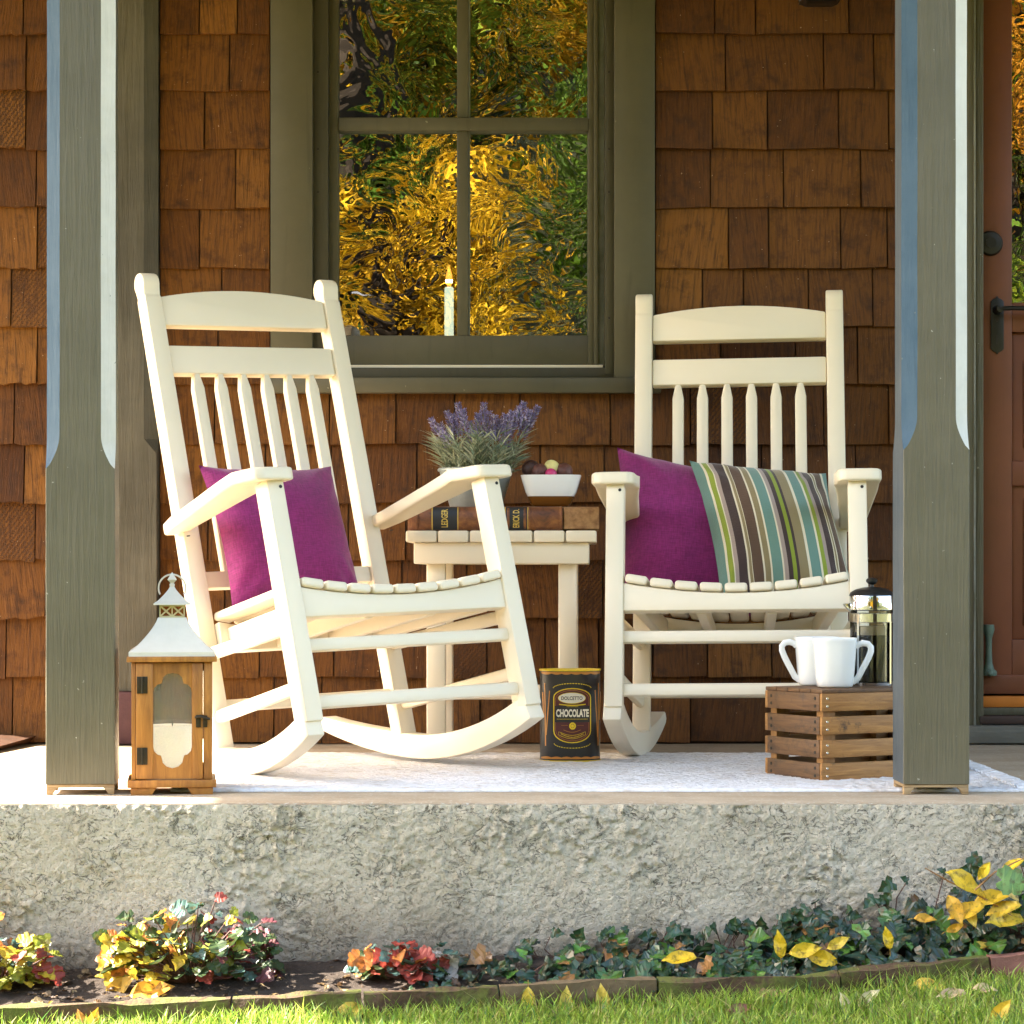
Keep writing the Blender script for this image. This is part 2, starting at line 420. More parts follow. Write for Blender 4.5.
_b = M['candle_green'].node_tree.nodes['Principled BSDF']; _b.inputs['Emission Color'].default_value = (0.62, 0.75, 0.60, 1); _b.inputs['Emission Strength'].default_value = 0.16   # glow added to the candle's sleeve for the daylight falling on it

def leafmat(name, trans=0.35, rough=0.45, vein=True):
    """leaf: each leaf has its own colour (attribute), slightly translucent"""
    m, nt, bs = new_mat(name)
    a = nt.nodes.new('ShaderNodeAttribute'); a.attribute_name = 'tint'
    n1 = noise_n(nt, coords(nt), 90, 4, 0.6)
    c = mixc(nt, a.outputs['Color'], (0.10, 0.055, 0.015), ramp_fac(nt, n1, 0.51, 0.74))
    nt.links.new(c, bs.inputs['Base Color'])
    bs.inputs['Roughness'].default_value = rough
    bs.inputs['Specular IOR Level'].default_value = 0.4
    tl = nt.nodes.new('ShaderNodeBsdfTranslucent'); nt.links.new(c, tl.inputs[0])
    mx = nt.nodes.new('ShaderNodeMixShader'); mx.inputs[0].default_value = trans
    nt.links.new(bs.outputs[0], mx.inputs[1]); nt.links.new(tl.outputs[0], mx.inputs[2])
    nt.links.new(mx.outputs[0], nt.nodes['Material Output'].inputs[0])
    return m
M['leaf'] = leafmat('leaf')
M['ivy'] = leafmat('glossy_ivy_leaf', 0.15, 0.28)
M['treeleaf'] = leafmat('tree_leaf', 0.25, 0.7)
M['treeleaf'].node_tree.nodes['Principled BSDF'].inputs['Specular IOR Level'].default_value = 0.08
M['grass'] = leafmat('grass_blade', 0.45, 0.45)
M['stem'] = plain('plant_stem', (0.10, 0.045, 0.03), 0.7)
M['stem_green'] = plain('grey_green_stem', (0.16, 0.19, 0.11), 0.7)

m, nt, bs = new_mat('dark_soil')
v = coords(nt); n1 = noise_n(nt, v, 40, 8, 0.75); n2 = noise_n(nt, v, 160, 3, 0.6)
c = mixc(nt, (0.022, 0.014, 0.010), (0.085, 0.058, 0.038), n1)
c = mixc(nt, c, (0.30, 0.25, 0.19), ramp_fac(nt, n2, 0.70, 0.74))
nt.links.new(c, bs.inputs['Base Color']); bs.inputs['Roughness'].default_value = 0.95; bump(nt, bs, n1, 1.0, 0.02)
M['soil'] = m
m, nt, bs = new_mat('lawn_soil')
v = coords(nt); n1 = noise_n(nt, v, 30, 6, 0.7); n2 = noise_n(nt, v, 1.2, 4)
c = mixc(nt, (0.06, 0.06, 0.02), (0.13, 0.12, 0.045), n1)
nt.links.new(c, bs.inputs['Base Color']); bs.inputs['Roughness'].default_value = 0.95; bump(nt, bs, n1, 0.8, 0.02)
M['turf'] = m
m, nt, bs = new_mat('leaf_littered_bank')
v = coords(nt); n1 = noise_n(nt, v, 9, 8, 0.75); n2 = noise_n(nt, v, 0.8, 4)
c = ramp(nt, [(0.3, (0.006, 0.009, 0.002)), (0.50, (0.030, 0.045, 0.005)), (0.59, (0.14, 0.12, 0.010)), (0.74, (0.55, 0.34, 0.012))])
nt.links.new(n1, c.inputs[0]); nt.links.new(c.outputs[0], bs.inputs['Base Color']); bs.inputs['Roughness'].default_value = 0.95; bump(nt, bs, n1, 1.0, 0.1)
M['bank'] = m
m, nt, bs = new_mat('mossy_edging_brick')
v = coords(nt); n1 = noise_n(nt, v, 18, 7, 0.7); n2 = noise_n(nt, v, 70, 4, 0.6)
c = mixc(nt, (0.036, 0.020, 0.010), (0.105, 0.056, 0.024), n2)
c = mixc(nt, c, (0.085, 0.095, 0.012), ramp_fac(nt, n1, 0.46, 0.58))
c = mixc(nt, c, (0.02, 0.014, 0.008), ramp_fac(nt, n2, 0.58, 0.72))
nt.links.new(c, bs.inputs['Base Color']); bs.inputs['Roughness'].default_value = 0.9; bump(nt, bs, n2, 0.9, 0.006)
M['edging'] = m
m, nt, bs = new_mat('pale_edging_stone')
v = coords(nt); n2 = noise_n(nt, v, 60, 5, 0.65)
c = mixc(nt, (0.07, 0.045, 0.020), (0.17, 0.12, 0.06), n2); nt.links.new(c, bs.inputs['Base Color']); bs.inputs['Roughness'].default_value = 0.9; bump(nt, bs, n2, 0.7, 0.005)
M['edging_pale'] = m
m, nt, bs = new_mat('red_edging_brick')
v = coords(nt); n2 = noise_n(nt, v, 60, 5, 0.65)
c = mixc(nt, (0.16, 0.06, 0.04), (0.26, 0.12, 0.085), n2); nt.links.new(c, bs.inputs['Base Color']); bs.inputs['Roughness'].default_value = 0.9; bump(nt, bs, n2, 0.7, 0.005)
M['edging_red'] = m

# ------------------------------------------------------------------ mesh builder
class MB:
    def __init__(s):
        s.v = []; s.f = []; s.mi = []; s.cols = None; s.uvs = None
    def add(s, vs, fs, mi=0):
        b = len(s.v)
        s.v.extend([tuple(p) for p in vs])
        s.f.extend([tuple(i + b for i in q) for q in fs])
        s.mi.extend([mi] * len(fs))
    def bm(s, bm, mi=0, mat=None):
        bm.verts.ensure_lookup_table()
        for i, vv in enumerate(bm.verts):
            vv.index = i
        vs = [(mat @ vv.co) if mat else vv.co.copy() for vv in bm.verts]
        s.add(vs, [[vv.index for vv in f.verts] for f in bm.faces], mi)
        bm.free()
    def box(s, lo, hi, bev=0.0, mi=0, mat=None, seg=2):
        bm = bmesh.new()
        bmesh.ops.create_cube(bm, size=1)
        for vv in bm.verts:
            vv.co = Vector([lo[i] + (vv.co[i] + 0.5) * (hi[i] - lo[i]) for i in range(3)])
        if bev:
            bmesh.ops.bevel(bm, geom=bm.edges[:], offset=bev, segments=seg, affect='EDGES', profile=0.5)
        s.bm(bm, mi, mat)
    def bar(s, p0, p1, w, h, bev=0.004, mi=0, up=(0, 0, 1), ends=None):
        """box section from p0 to p1; w sideways, h along up"""
        p0, p1 = Vector(p0), Vector(p1)
        d = (p1 - p0); L = d.length; d.normalize()
        side = d.cross(Vector(up)).normalized(); u = side.cross(d).normalized()
        mt = Matrix((side, d, u)).transposed().to_4x4(); mt.translation = p0
        s.box((-w / 2, 0, -h / 2), (w / 2, L, h / 2), bev, mi, mt)
    def prism(s, pts, lo, hi, axis='x', bev=0.0, mi=0, mat=None, seg=2):
        """outline pts (2D) pulled along an axis. x: pts=(y,z); y: pts=(x,z); z: pts=(x,y)"""
        bm = bmesh.new()
        def mk(p, t):
            return {'x': (t, p[0], p[1]), 'y': (p[0], t, p[1]), 'z': (p[0], p[1], t)}[axis]
        a = [bm.verts.new(mk(p, lo)) for p in pts]
        b = [bm.verts.new(mk(p, hi)) for p in pts]
        n = len(pts)
        bm.faces.new(a); bm.faces.new(b[::-1])
        for i in range(n):
            bm.faces.new((a[i], b[i], b[(i + 1) % n], a[(i + 1) % n]))
        bmesh.ops.recalc_face_normals(bm, faces=bm.faces[:])
        if bev:
            ed = [e for e in bm.edges if len(e.link_faces) == 2 and e.calc_face_angle(0) > R(28)]
            bmesh.ops.bevel(bm, geom=ed, offset=bev, segments=seg, affect='EDGES', profile=0.5)
        s.bm(bm, mi, mat)
    def lathe(s, prof, n=32, mi=0, c=(0, 0, 0), sx=1, sy=1, cap=True):
        b = []
        for r, z in prof:
            for k in range(n):
                a = 2 * PI * k / n
                b.append((c[0] + r * math.cos(a) * sx, c[1] + r * math.sin(a) * sy, c[2] + z))
        fs = []
        for i in range(len(prof) - 1):
            for k in range(n):
                fs.append((i * n + k, i * n + (k + 1) % n, (i + 1) * n + (k + 1) % n, (i + 1) * n + k))
        if cap:
            if prof[0][0] > 1e-6: fs.append(tuple(range(n))[::-1])
            if prof[-1][0] > 1e-6: fs.append(tuple((len(prof) - 1) * n + k for k in range(n)))
        s.add(b, fs, mi)
    def tube(s, pts, rad, n=8, mi=0, cap=True, flat=1.0):
        pts = [Vector(p) for p in pts]
        rads = rad if isinstance(rad, (list, tuple)) else [rad] * len(pts)
        vs = []; prev = None
        for i, p in enumerate(pts):
            d = (pts[min(i + 1, len(pts) - 1)] - pts[max(i - 1, 0)]).normalized()
            if prev is None:
                ref = Vector((0, 0, 1)) if abs(d.z) < 0.9 else Vector((1, 0, 0))
                a = d.cross(ref).normalized()
            else:
                a = (prev - d * prev.dot(d)).normalized()
            prev = a; b = d.cross(a)
            for k in range(n):
                t = 2 * PI * k / n
                vs.append(p + (a * math.cos(t) + b * math.sin(t) * flat) * rads[i])
        fs = []
        for i in range(len(pts) - 1):
            for k in range(n):
                fs.append((i * n + k, i * n + (k + 1) % n, (i + 1) * n + (k + 1) % n, (i + 1) * n + k))
        if cap:
            fs.append(tuple(range(n))[::-1]); fs.append(tuple((len(pts) - 1) * n + k for k in range(n)))
        s.add(vs, fs, mi)
    def ball(s, c, r, mi=0, seg=16, sc=(1, 1, 1)):
        bm = bmesh.new()
        bmesh.ops.create_uvsphere(bm, u_segments=seg, v_segments=max(6, seg * 2 // 3), radius=r)
        for vv in bm.verts:
            vv.co = Vector((vv.co.x * sc[0] + c[0], vv.co.y * sc[1] + c[1], vv.co.z * sc[2] + c[2]))
        s.bm(bm, mi)
    def build(s, name, mats, parent=None, smooth=38, label=None, fix=True):
        me = bpy.data.meshes.new(name)
        me.from_pydata(s.v, [], s.f)
        if not isinstance(mats, (list, tuple)): mats = [mats]
        for q in mats: me.materials.append(M[q] if isinstance(q, str) else q)
        me.polygons.foreach_set('material_index', s.mi)
        if s.cols is not None:
            ca = me.color_attributes.new('tint', 'FLOAT_COLOR', 'POINT')
            flat = [x for c in s.cols for x in (c[0], c[1], c[2], 1.0)]
            ca.data.foreach_set('color', flat)
        if s.uvs is not None:
            ul = me.uv_layers.new(name='UVMap')
            li = [0] * len(me.loops); me.loops.foreach_get('vertex_index', li)
            ul.data.foreach_set('uv', [x for i in li for x in s.uvs[i]])
        if fix:
            b = bmesh.new(); b.from_mesh(me); bmesh.ops.recalc_face_normals(b, faces=b.faces[:]); b.to_mesh(me); b.free()
        if smooth:
            me.polygons.foreach_set('use_smooth', [True] * len(me.polygons))
            me.set_sharp_from_angle(angle=R(smooth))
        o = bpy.data.objects.new(name, me)
        COL.objects.link(o)
        if parent: o.parent = parent
        if label: o['label'] = label
        return o

def tag(o, label=None, cat=None, group=None, kind=None):
    if label: o['label'] = label
    if cat: o['category'] = cat
    if group: o['group'] = group
    if kind: o['kind'] = kind
    return o

def thing(name, label, cat, loc=(0, 0, 0), rot=(0, 0, 0), group=None):
    o = bpy.data.objects.new(name, None)
    o.empty_display_size = 0.05
    COL.objects.link(o)
    o.location = loc; o.rotation_euler = rot
    return tag(o, label, cat, group)

def copy_tree(o, parent=None):
    c = o.copy(); COL.objects.link(c); c.parent = parent
    for ch in list(o.children):
        copy_tree(ch, c)
    return c

def text_mesh(txt, size, xs=1.0, bold=0.0):
    cu = bpy.data.curves.new('lettering', 'FONT'); cu.body = txt; cu.size = size
    cu.align_x = 'CENTER'; cu.align_y = 'CENTER'; cu.offset = bold; cu.resolution_u = 3
    o = bpy.data.objects.new('lettering', cu); COL.objects.link(o)
    dg = bpy.context.evaluated_depsgraph_get(); dg.update()
    me = bpy.data.meshes.new_from_object(o.evaluated_get(dg))
    vs = [(p.co.x * xs, p.co.y) for p in me.vertices]; fs = [tuple(p.vertices) for p in me.polygons]
    bpy.data.objects.remove(o); bpy.data.curves.remove(cu); bpy.data.meshes.remove(me)
    return vs, fs

# ------------------------------------------------------------------ light
EL, BETA = R(38), R(9)
sun_dir = Vector((-math.cos(EL) * math.cos(BETA), math.cos(EL) * math.sin(BETA), math.sin(EL)))
sd = bpy.data.lights.new('sun', 'SUN'); sd.energy = 4.6; sd.angle = R(0.53); sd.color = (1.0, 0.92, 0.80)
so = bpy.data.objects.new('sun', sd); COL.objects.link(so)
so.rotation_euler = sun_dir.to_track_quat('Z', 'Y').to_euler()
w = bpy.data.worlds.new("World"); scene.world = w; w.use_nodes = True
nt = w.node_tree
sky = nt.nodes.new('ShaderNodeTexSky'); sky.sky_type = 'NISHITA'; sky.sun_disc = False
sky.sun_elevation = EL; sky.sun_rotation = -(PI / 2 - BETA); sky.dust_density = 2.0; sky.ozone_density = 1.0
tint = nt.nodes.new('ShaderNodeMix'); tint.data_type = 'RGBA'; tint.blend_type = 'MULTIPLY'
tint.inputs[0].default_value = 1.0; tint.inputs[7].default_value = (1.0, 0.90, 0.785, 1)      # sky colour multiplied by a warm tint to warm the shade
nt.links.new(sky.outputs[0], tint.inputs[6]); nt.links.new(tint.outputs[2], nt.nodes['Background'].inputs[0])
nt.nodes['Background'].inputs[1].default_value = 0.15
vs_ = scene.view_settings
vs_.view_transform = 'Standard'; vs_.look = 'None'; vs_.gamma = 1.0; vs_.exposure = 3.35
scene.cycles.use_denoising = True
scene.cycles.max_bounces = 8
scene.cycles.diffuse_bounces = 4
scene.cycles.transparent_max_bounces = 12
scene.cycles.sample_clamp_indirect = 6.0
scene.cycles.caustics_reflective = False
scene.cycles.caustics_refractive = False

# ------------------------------------------------------------------ the house front
WY = 1.60                   # plane of the shingled wall
SC = FPX / (WY + CD)
def wx(px): return (px - PPX) / SC
def wz(py): return CH - (py - PPY) / SC

house = thing('shingle_house', 'brown cedar shingled house front behind the rocking chairs', 'house', (0, WY, 0))
def W(x, y, z): return (x, y - WY, z)     # into house coordinates

# wall body
WIN = (wx(285), wx(642), wz(385), 2.15)     # rough opening of the window
DOOR = (wx(972), wx(972) + 0.98, 0.02, 2.12)
XL, XR, ZT = -1.52, 4.2, 2.75
mb = MB()
def wallbox(x0, x1, z0, z1):
    mb.box(W(x0, WY + 0.004, z0), W(x1, WY + 0.20, z1))
wallbox(XL, WIN[0], -0.3, ZT); wallbox(WIN[0], WIN[1], -0.3, WIN[2]); wallbox(WIN[0], WIN[1], WIN[3], ZT)
wallbox(WIN[1], DOOR[0], -0.3, ZT); wallbox(DOOR[0], DOOR[1], DOOR[3], ZT); wallbox(DOOR[1], XR, -0.3, ZT)
wallbox(DOOR[0], DOOR[1], -0.3, DOOR[2])
mb.build('wall_body', M['soil_brown'], house)

# shingles, course by course
courses = [745, 677, 618.5, 560, 503, 444.5, 384.5, 326.5, 268.5, 208.5, 149.7, 91, 35]
cz = [wz(p) for p in courses]
while cz[-1] < ZT - 0.15: cz.append(cz[-1] + 0.14)
cz[0] = 0.005
joints = {   # joints read off the photograph, course index from the bottom
    12: [714, 755, 848, 200, 238], 11: [725, 823, 873, 230, 27], 10: [767, 838, 205], 9: [710, 783, 860, 236, 37], 8: [728, 768, 840, 200, 38],
    7: [702, 743, 808, 872, 222], 6: [720, 795, 857, 38], 5: [823, 888, 610, 215, 396, 690], 4: [761, 855, 417, 540, 700],
    3: [770, 36, 455, 640, 714], 2: [372, 402, 706, 672, 560], 1: [334, 380, 428, 545, 707, 771], 0: [322, 390, 480, 585, 690, 780]}
mbL = MB(); mbL.cols = []; mbL.uvs = []
mbR = MB(); mbR.cols = []; mbR.uvs = []
rg = random.Random(3)
def shingle(x0, x1, z0, z1, left):
    """one tapered shake; bottom edge a little uneven"""
    t0 = 0.017 + rg.uniform(-0.003, 0.005); t1 = 0.003
    dz0, dz1 = rg.uniform(-0.003, 0.003), rg.uniform(-0.003, 0.003)
    yo = rg.uniform(-0.0015, 0.0015)
    nseg = 9 if left else 3
    jag = 0.0035 if left else 0.0008
    tint = min(1, max(0, rg.gauss(0.52, 0.19))); ring = 0.0
    if rg.random() < 0.06: ring = rg.uniform(0.5, 1.0)
    uo, vo = rg.uniform(0, 40), rg.uniform(0, 40); sh = rg.uniform(-0.13, 0.13)
    g = 0.0034
    x0 += g / 2; x1 -= g / 2
    bot = []
    for i in range(nseg + 1):
        u = i / nseg
        bot.append((x0 + (x1 - x0) * u, z0 + dz0 + (dz1 - dz0) * u + rg.uniform(-jag, jag)))
    yb = WY - t0 + yo; yt = WY - t1 + yo
    vs, cs, us = [], [], []
    def put(x, y, z):
        vs.append(W(x, y, z)); cs.append((tint, ring, 0)); us.append((x + uo + sh * (z - z0), z + vo))
    for x, z in bot: put(x, yb, z)
    for x, z in bot: put(x, yt, z1 + 0.012)
    for x, z in bot: put(x, WY + 0.003, z)
    n = nseg + 1; fs = []
    for i in range(nseg):
        fs.append((i, i + 1, n + i + 1, n + i)); fs.append((2 * n + i, 2 * n + i + 1, i + 1, i))
    put(x0, WY + 0.003, z1 + 0.012); put(x1, WY + 0.003, z1 + 0.012)
    fs.append((0, n, 3 * n, 2 * n)); fs.append((n - 1, 3 * n - 1, 3 * n + 1, 2 * n - 1))
    q_ = mbL if left else mbR
    q_.add(vs, fs); q_.cols += cs; q_.uvs += us
PIL = (wx(106), wx(159.5))
for i in range(len(cz) - 1):
    z0, z1 = cz[i], cz[i + 1]
    spans = [(XL, PIL[0] - 0.002)]
    if z1 <= wz(393) + 0.03:
        spans.append((PIL[1] + 0.002, wx(961)))
    else:
        spans.append((PIL[1] + 0.002, wx(270.5)))
        spans.append((wx(655), wx(961)))
    if z0 > 2.2: spans = [(XL, PIL[0]), (PIL[1], XR)]
    else: spans.append((wx(961) + 1.25, XR))
    known = sorted(wx(p) for p in joints.get(i, []))
    for a, b in spans:
        xs = [a] + [k for k in known if a + 0.03 < k < b - 0.03] + [b]
        full = [xs[0]]
        for k in xs[1:]:
            while k - full[-1] > 0.25:
                full.append(full[-1] + rg.uniform(0.09, 0.17))
                if k - full[-1] < 0.05: full.pop(); break
            full.append(k)
        full = sorted(set(full))
        ok = [full[0]]
        for k in full[1:]:
            if k - ok[-1] > 0.03 or k == b: ok.append(k)
        for p, q in zip(ok[:-1], ok[1:]):
            if q - p > 0.008: shingle(p, q, z0, z1, a < -1.2)
mbL.build('shingle_siding', 'shingle', house, smooth=None)
mbR.build('shingle_siding', 'shingle', house, smooth=None)
# low brown wedge on the floor at the left corner
mb = MB(); mb.cols = []; mb.uvs = []
fl = [(at(27, 745, 1.588), at(0, 763, 1.02)), ]
vs = [W(XL, 1.597, 0.15), W(-1.03, 1.592, 0.15), W(-1.11, 1.58, 0.004), W(XL - 0.05, 0.80, 0.004), W(XL, 1.597, 0.004)]
vs = [W(-1.36, 1.585, 0.03), W(-1.098, 1.580, 0.020), W(-1.112, 1.565, 0.006), W(-1.172, 0.985, 0.006), W(-1.36, 0.95, 0.006), W(-1.36, 1.585, 0.006), W(-1.25, 1.05, 0.020), W(-1.16, 1.5, 0.026)]
mb.add(vs, [(0, 6, 7), (6, 1, 7), (6, 3, 2, 1), (4, 3, 6), (0, 4, 6), (0, 7, 1), (5, 4, 0)])
mb.cols += [(0.05, 0, 0)] * 8; mb.uvs += [(p[0] + p[1], p[2]) for p in vs]
mb.build('brown_floor_wedge', 'shingle', house, smooth=None)

# pilaster: an old chamfered half post set against the wall, on a maroon block
mb = MB()
x0, x1 = PIL; ch = wx(159.5) - wx(147)
yF = WY - 0.055
mb.prism([(x0, WY + 0.001), (x0, yF), (x1 - ch, yF), (x1, yF + ch * 0.9), (x1, WY + 0.001)], wz(440), ZT, 'z', 0.0)
mb.prism([(x0, WY + 0.001), (x0, yF), (x1, yF), (x1, WY + 0.001)], wz(690), wz(455), 'z', 0.0)
# tongue between the two sections
vs = [(x0, yF, wz(455)), (x1, yF, wz(455)), (x1, WY, wz(455)), (x0, WY, wz(455)),
      (x0, yF, wz(440)), (x1 - ch, yF, wz(440)), (x1, yF + ch * 0.9, wz(440)), (x1, WY, wz(440)), (x0, WY, wz(440))]
mb.add(vs, [(0, 1, 5, 4), (1, 6, 5), (1, 2, 7, 6), (3, 0, 4, 8)])
for i in range(len(mb.v)): mb.v[i] = W(*mb.v[i])
mb.build('pilaster', 'olive_old', house, smooth=20)
mb = MB(); mb.box(W(x0 - 0.002, yF - 0.012, 0.003), W(x1 - 0.03, WY + 0.001, wz(690.5)), 0.004); mb.build('pilaster_block', 'maroon', house)

# ---- window
win = thing('window', None, None); win.parent = house
def wb(mbx, p0, p1, y0, y1, bev=0.0015, mi=0):
    """pixel rectangle on the wall scale, between two depths"""
    k = (y0 + CD) / (WY + CD)
    def zz(py): return CH - (py - PPY) / SC * k
    mbx.box(W(wx(p0[0]) * k, y0, zz(p1[1])), W(wx(p1[0]) * k, y1, zz(p0[1])), bev, mi)
TOPP = -140   # head of the window is above the photograph
mb = MB()
wb(mb, (270.5, TOPP), (312.5, 381), WY - 0.022, WY + 0.10)
wb(mb, (614.5, TOPP), (655, 381), WY - 0.022, WY + 0.10)
mb.box(W(wx(262), WY - 0.026, wz(TOPP)), W(wx(663), WY + 0.1, wz(TOPP) + 0.12), 0.002)
mb.build('casing', 'olive_smooth', win)
mb = MB()
mb.prism([(WY - 0.040 - WY, wz(394)), (WY - 0.040 - WY, wz(379)), (0.10, wz(374)), (0.10, wz(394))], wx(266), wx(660), 'x', 0.002)
mb.build('sill', 'olive_smooth', win)
# jamb boxes, dark in the recess
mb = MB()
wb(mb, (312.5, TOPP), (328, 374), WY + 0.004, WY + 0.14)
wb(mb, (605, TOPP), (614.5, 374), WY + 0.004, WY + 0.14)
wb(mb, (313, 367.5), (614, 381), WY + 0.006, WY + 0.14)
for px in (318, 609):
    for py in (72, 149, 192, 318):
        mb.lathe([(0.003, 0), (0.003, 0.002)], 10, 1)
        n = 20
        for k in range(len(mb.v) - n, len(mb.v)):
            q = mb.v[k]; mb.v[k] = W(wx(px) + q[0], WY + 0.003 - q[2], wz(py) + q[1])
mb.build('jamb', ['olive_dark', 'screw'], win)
YS = WY + 0.045
mb = MB()
wb(mb, (328, TOPP), (338.5, 336), YS, YS + 0.04)
wb(mb, (588, TOPP), (594, 366), YS, YS + 0.04)
wb(mb, (328, 335.5), (588, 364.5), YS, YS + 0.04)
wb(mb, (338.5, 117.5), (588, 130.5), YS - 0.006, YS + 0.04)
wb(mb, (457, TOPP), (468.5, 117.5), YS + 0.004, YS + 0.035)
wb(mb, (457, 130.5), (468.5, 335.5), YS + 0.002, YS + 0.035)
mb.build('sash', 'olive_smooth', win)
mb = MB()
wb(mb, (594, TOPP), (598, 366), YS - 0.012, YS + 0.04)
wb(mb, (598, TOPP), (605, 366), YS + 0.004, YS + 0.04, mi=1)
mb.build('sash_track', ['olive_smooth', 'putty'], win)
mb = MB()   # glazing bead, pale on the right of each pane
wb(mb, (468.5, TOPP), (470.2, 117), YS + 0.012, YS + 0.03); wb(mb, (468.5, 131), (470.2, 335), YS + 0.012, YS + 0.03)
mb.build('glazing_bead', 'putty', win)
mb = MB(); wb(mb, (322, 364.8), (603, 368.2), YS - 0.014, YS + 0.02); mb.build('sill_strip', 'cream', win)
for p0, p1 in (((338.5, TOPP), (457, 117.5)), ((468.5, TOPP), (588, 117.5)), ((338.5, 130.5), (457, 335.5)), ((468.5, 130.5), (588, 335.5))):
    mb = MB()
    yy = YS + 0.022
    k = (yy + CD) / (WY + CD)
    a = W(wx(p0[0]) * k - 0.004, yy, CH - (p1[1] - PPY) / SC * k - 0.004); b = W(wx(p1[0]) * k + 0.004, yy, CH - (p0[1] - PPY) / SC * k + 0.004)
    tl = R(rg.uniform(-0.5, 0.5))
    mb.add([(a[0], a[1], a[2]), (b[0], a[1], a[2]), (b[0], a[1], b[2]), (a[0], a[1], b[2])], [(0, 1, 2, 3)])
    o = mb.build('pane', 'pane', win, smooth=None)
# the dim room behind the panes
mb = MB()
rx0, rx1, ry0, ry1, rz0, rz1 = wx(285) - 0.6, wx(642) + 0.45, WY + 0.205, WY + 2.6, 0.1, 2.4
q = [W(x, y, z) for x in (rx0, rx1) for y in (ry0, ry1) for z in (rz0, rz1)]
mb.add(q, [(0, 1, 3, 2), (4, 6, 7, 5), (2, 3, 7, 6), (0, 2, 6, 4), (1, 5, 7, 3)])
mb.build('room', 'unlit_inside', house, smooth=None, fix=False)
# candle on the inside sill
cp = Vector((wx(449) * (WY + 0.16 + CD) / (WY + CD), WY + 0.17, 0))
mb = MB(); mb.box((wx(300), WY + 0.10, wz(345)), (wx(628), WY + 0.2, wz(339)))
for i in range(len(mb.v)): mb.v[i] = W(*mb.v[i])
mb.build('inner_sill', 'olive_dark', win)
can = thing('window_candle', 'lit pale green electric candle standing behind the window pane', 'candle', (cp.x, cp.y, wz(339) + 0.001))
mb = MB(); mb.lathe([(0.024, 0), (0.024, 0.004), (0.0115, 0.008), (0.0115, 0.142), (0.008, 0.145)], 20); mb.build('sleeve', 'candle_green', can)
mb = MB(); mb.lathe([(0.004, 0.146), (0.0075, 0.155), (0.009, 0.166), (0.007, 0.180), (0.002, 0.196), (0.0, 0.2)], 16); mb.build('bulb', 'clear', can)
mb = MB(); mb.lathe([(0.0, 0.147), (0.0075, 0.155), (0.0086, 0.166), (0.0062, 0.179), (0.0, 0.196)], 14); mb.build('flame', 'flame', can)
mb = MB(); mb.lathe([(0.0, 0.1500), (0.0080, 0.1555), (0.0089, 0.1600), (0.0088, 0.1630), (0.0, 0.1640)], 12); mb.build('filament', 'flame_core', can)

# ---- door
door = thing('door', None, None); door.parent = house
DY = WY + 0.055
mb = MB()    # casing and stop beside the door
wb(mb, (961, TOPP), (976, 736), WY - 0.02, WY + 0.07)
wb(mb, (976, TOPP), (983.5, 733), WY + 0.004, WY + 0.09)
dxr = wx(983.5) + 0.92
mb.box(W(dxr, WY - 0.02, 0.03), W(dxr + 0.11, WY + 0.09, 2.1), 0.0015)
mb.box(W(wx(961), WY - 0.022, 2.08), W(dxr + 0.11, WY + 0.09, 2.2), 0.0015)
mb.build('casing', 'olive', door)
mb = MB(); wb(mb, (974.0, TOPP), (975.6, 735), WY - 0.024, WY - 0.018, 0.0005); mb.build('casing_bead', 'putty', door)
# the leaf: stiles, rails, sunk panels
mb = MB()
dl = wx(983.5) + 0.002
zb = wz(690)
def dbox(x0, x1, z0, z1, y0=DY, y1=DY + 0.04, bev=0.003, mi=0): mb.box(W(x0, y0, z0), W(x1, y1, z1), bev, mi)
st = wx(1016) - wx(983.5)
dbox(dl, dl + st, zb, 2.06); dbox(dxr - st, dxr - 0.002, zb, 2.06)
dbox(dl + st, dxr - st, zb, wz(640)); dbox(dl + st, dxr - st, wz(330), wz(300)); dbox(dl + st, dxr - st, 1.98, 2.06)
dbox(dl + st, dxr - st, wz(485), wz(460))
dbox(dl + st, dxr - st, wz(640), wz(330), DY + 0.014, DY + 0.03)
for z0, z1 in ((wz(640), wz(485)), (wz(460), wz(345))):
    dbox(dl + st + 0.03, dxr - st - 0.03, z0 + 0.03, z1 - 0.03, DY + 0.006, DY + 0.02, 0.006)
dbox(dl, dxr - 0.002, zb - 0.012, wz(676), DY - 0.006, DY + 0.03, 0.002)
mb.build('leaf', 'door', door)
mb = MB(); a = W(dl + st - 0.003, DY + 0.018, wz(300)); b = W(dxr - st + 0.003, DY + 0.018, 1.98)
mb.add([(a[0], a[1], a[2]), (b[0], a[1], a[2]), (b[0], a[1], b[2]), (a[0], a[1], b[2])], [(0, 1, 2, 3)]); mb.build('pane', 'pane', door, smooth=None)
def turn_y(mbx, n0, c):     # lathe (axis z) turned to point at the viewer
    for k in range(n0, len(mbx.v)):
        q = mbx.v[k]; mbx.v[k] = W(c[0] + q[0], c[1] - q[2], c[2] + q[1])
mb = MB(); mb.lathe([(0.030, 0), (0.031, 0.004), (0.027, 0.012), (0.013, 0.014), (0.013, 0.017), (0.0, 0.017)], 32); turn_y(mb, 0, (wx(994.5), DY, wz(240.5)))
mb.build('deadbolt', 'black_iron', door)
mb = MB()
cx, czm = wx(1001.5), wz(323)
pl = [(-0.016, -0.058), (-0.010, -0.064), (-0.004, -0.066), (0, -0.072), (0.004, -0.066), (0.010, -0.064), (0.016, -0.058), (0.016, 0.058), (0.010, 0.064), (0.004, 0.066), (0, 0.072), (-0.004, 0.066), (-0.010, 0.064), (-0.016, 0.058)]
mb.prism([(cx + x, czm + z) for x, z in pl], DY - 0.005 - WY, DY - WY, 'y', 0.001)
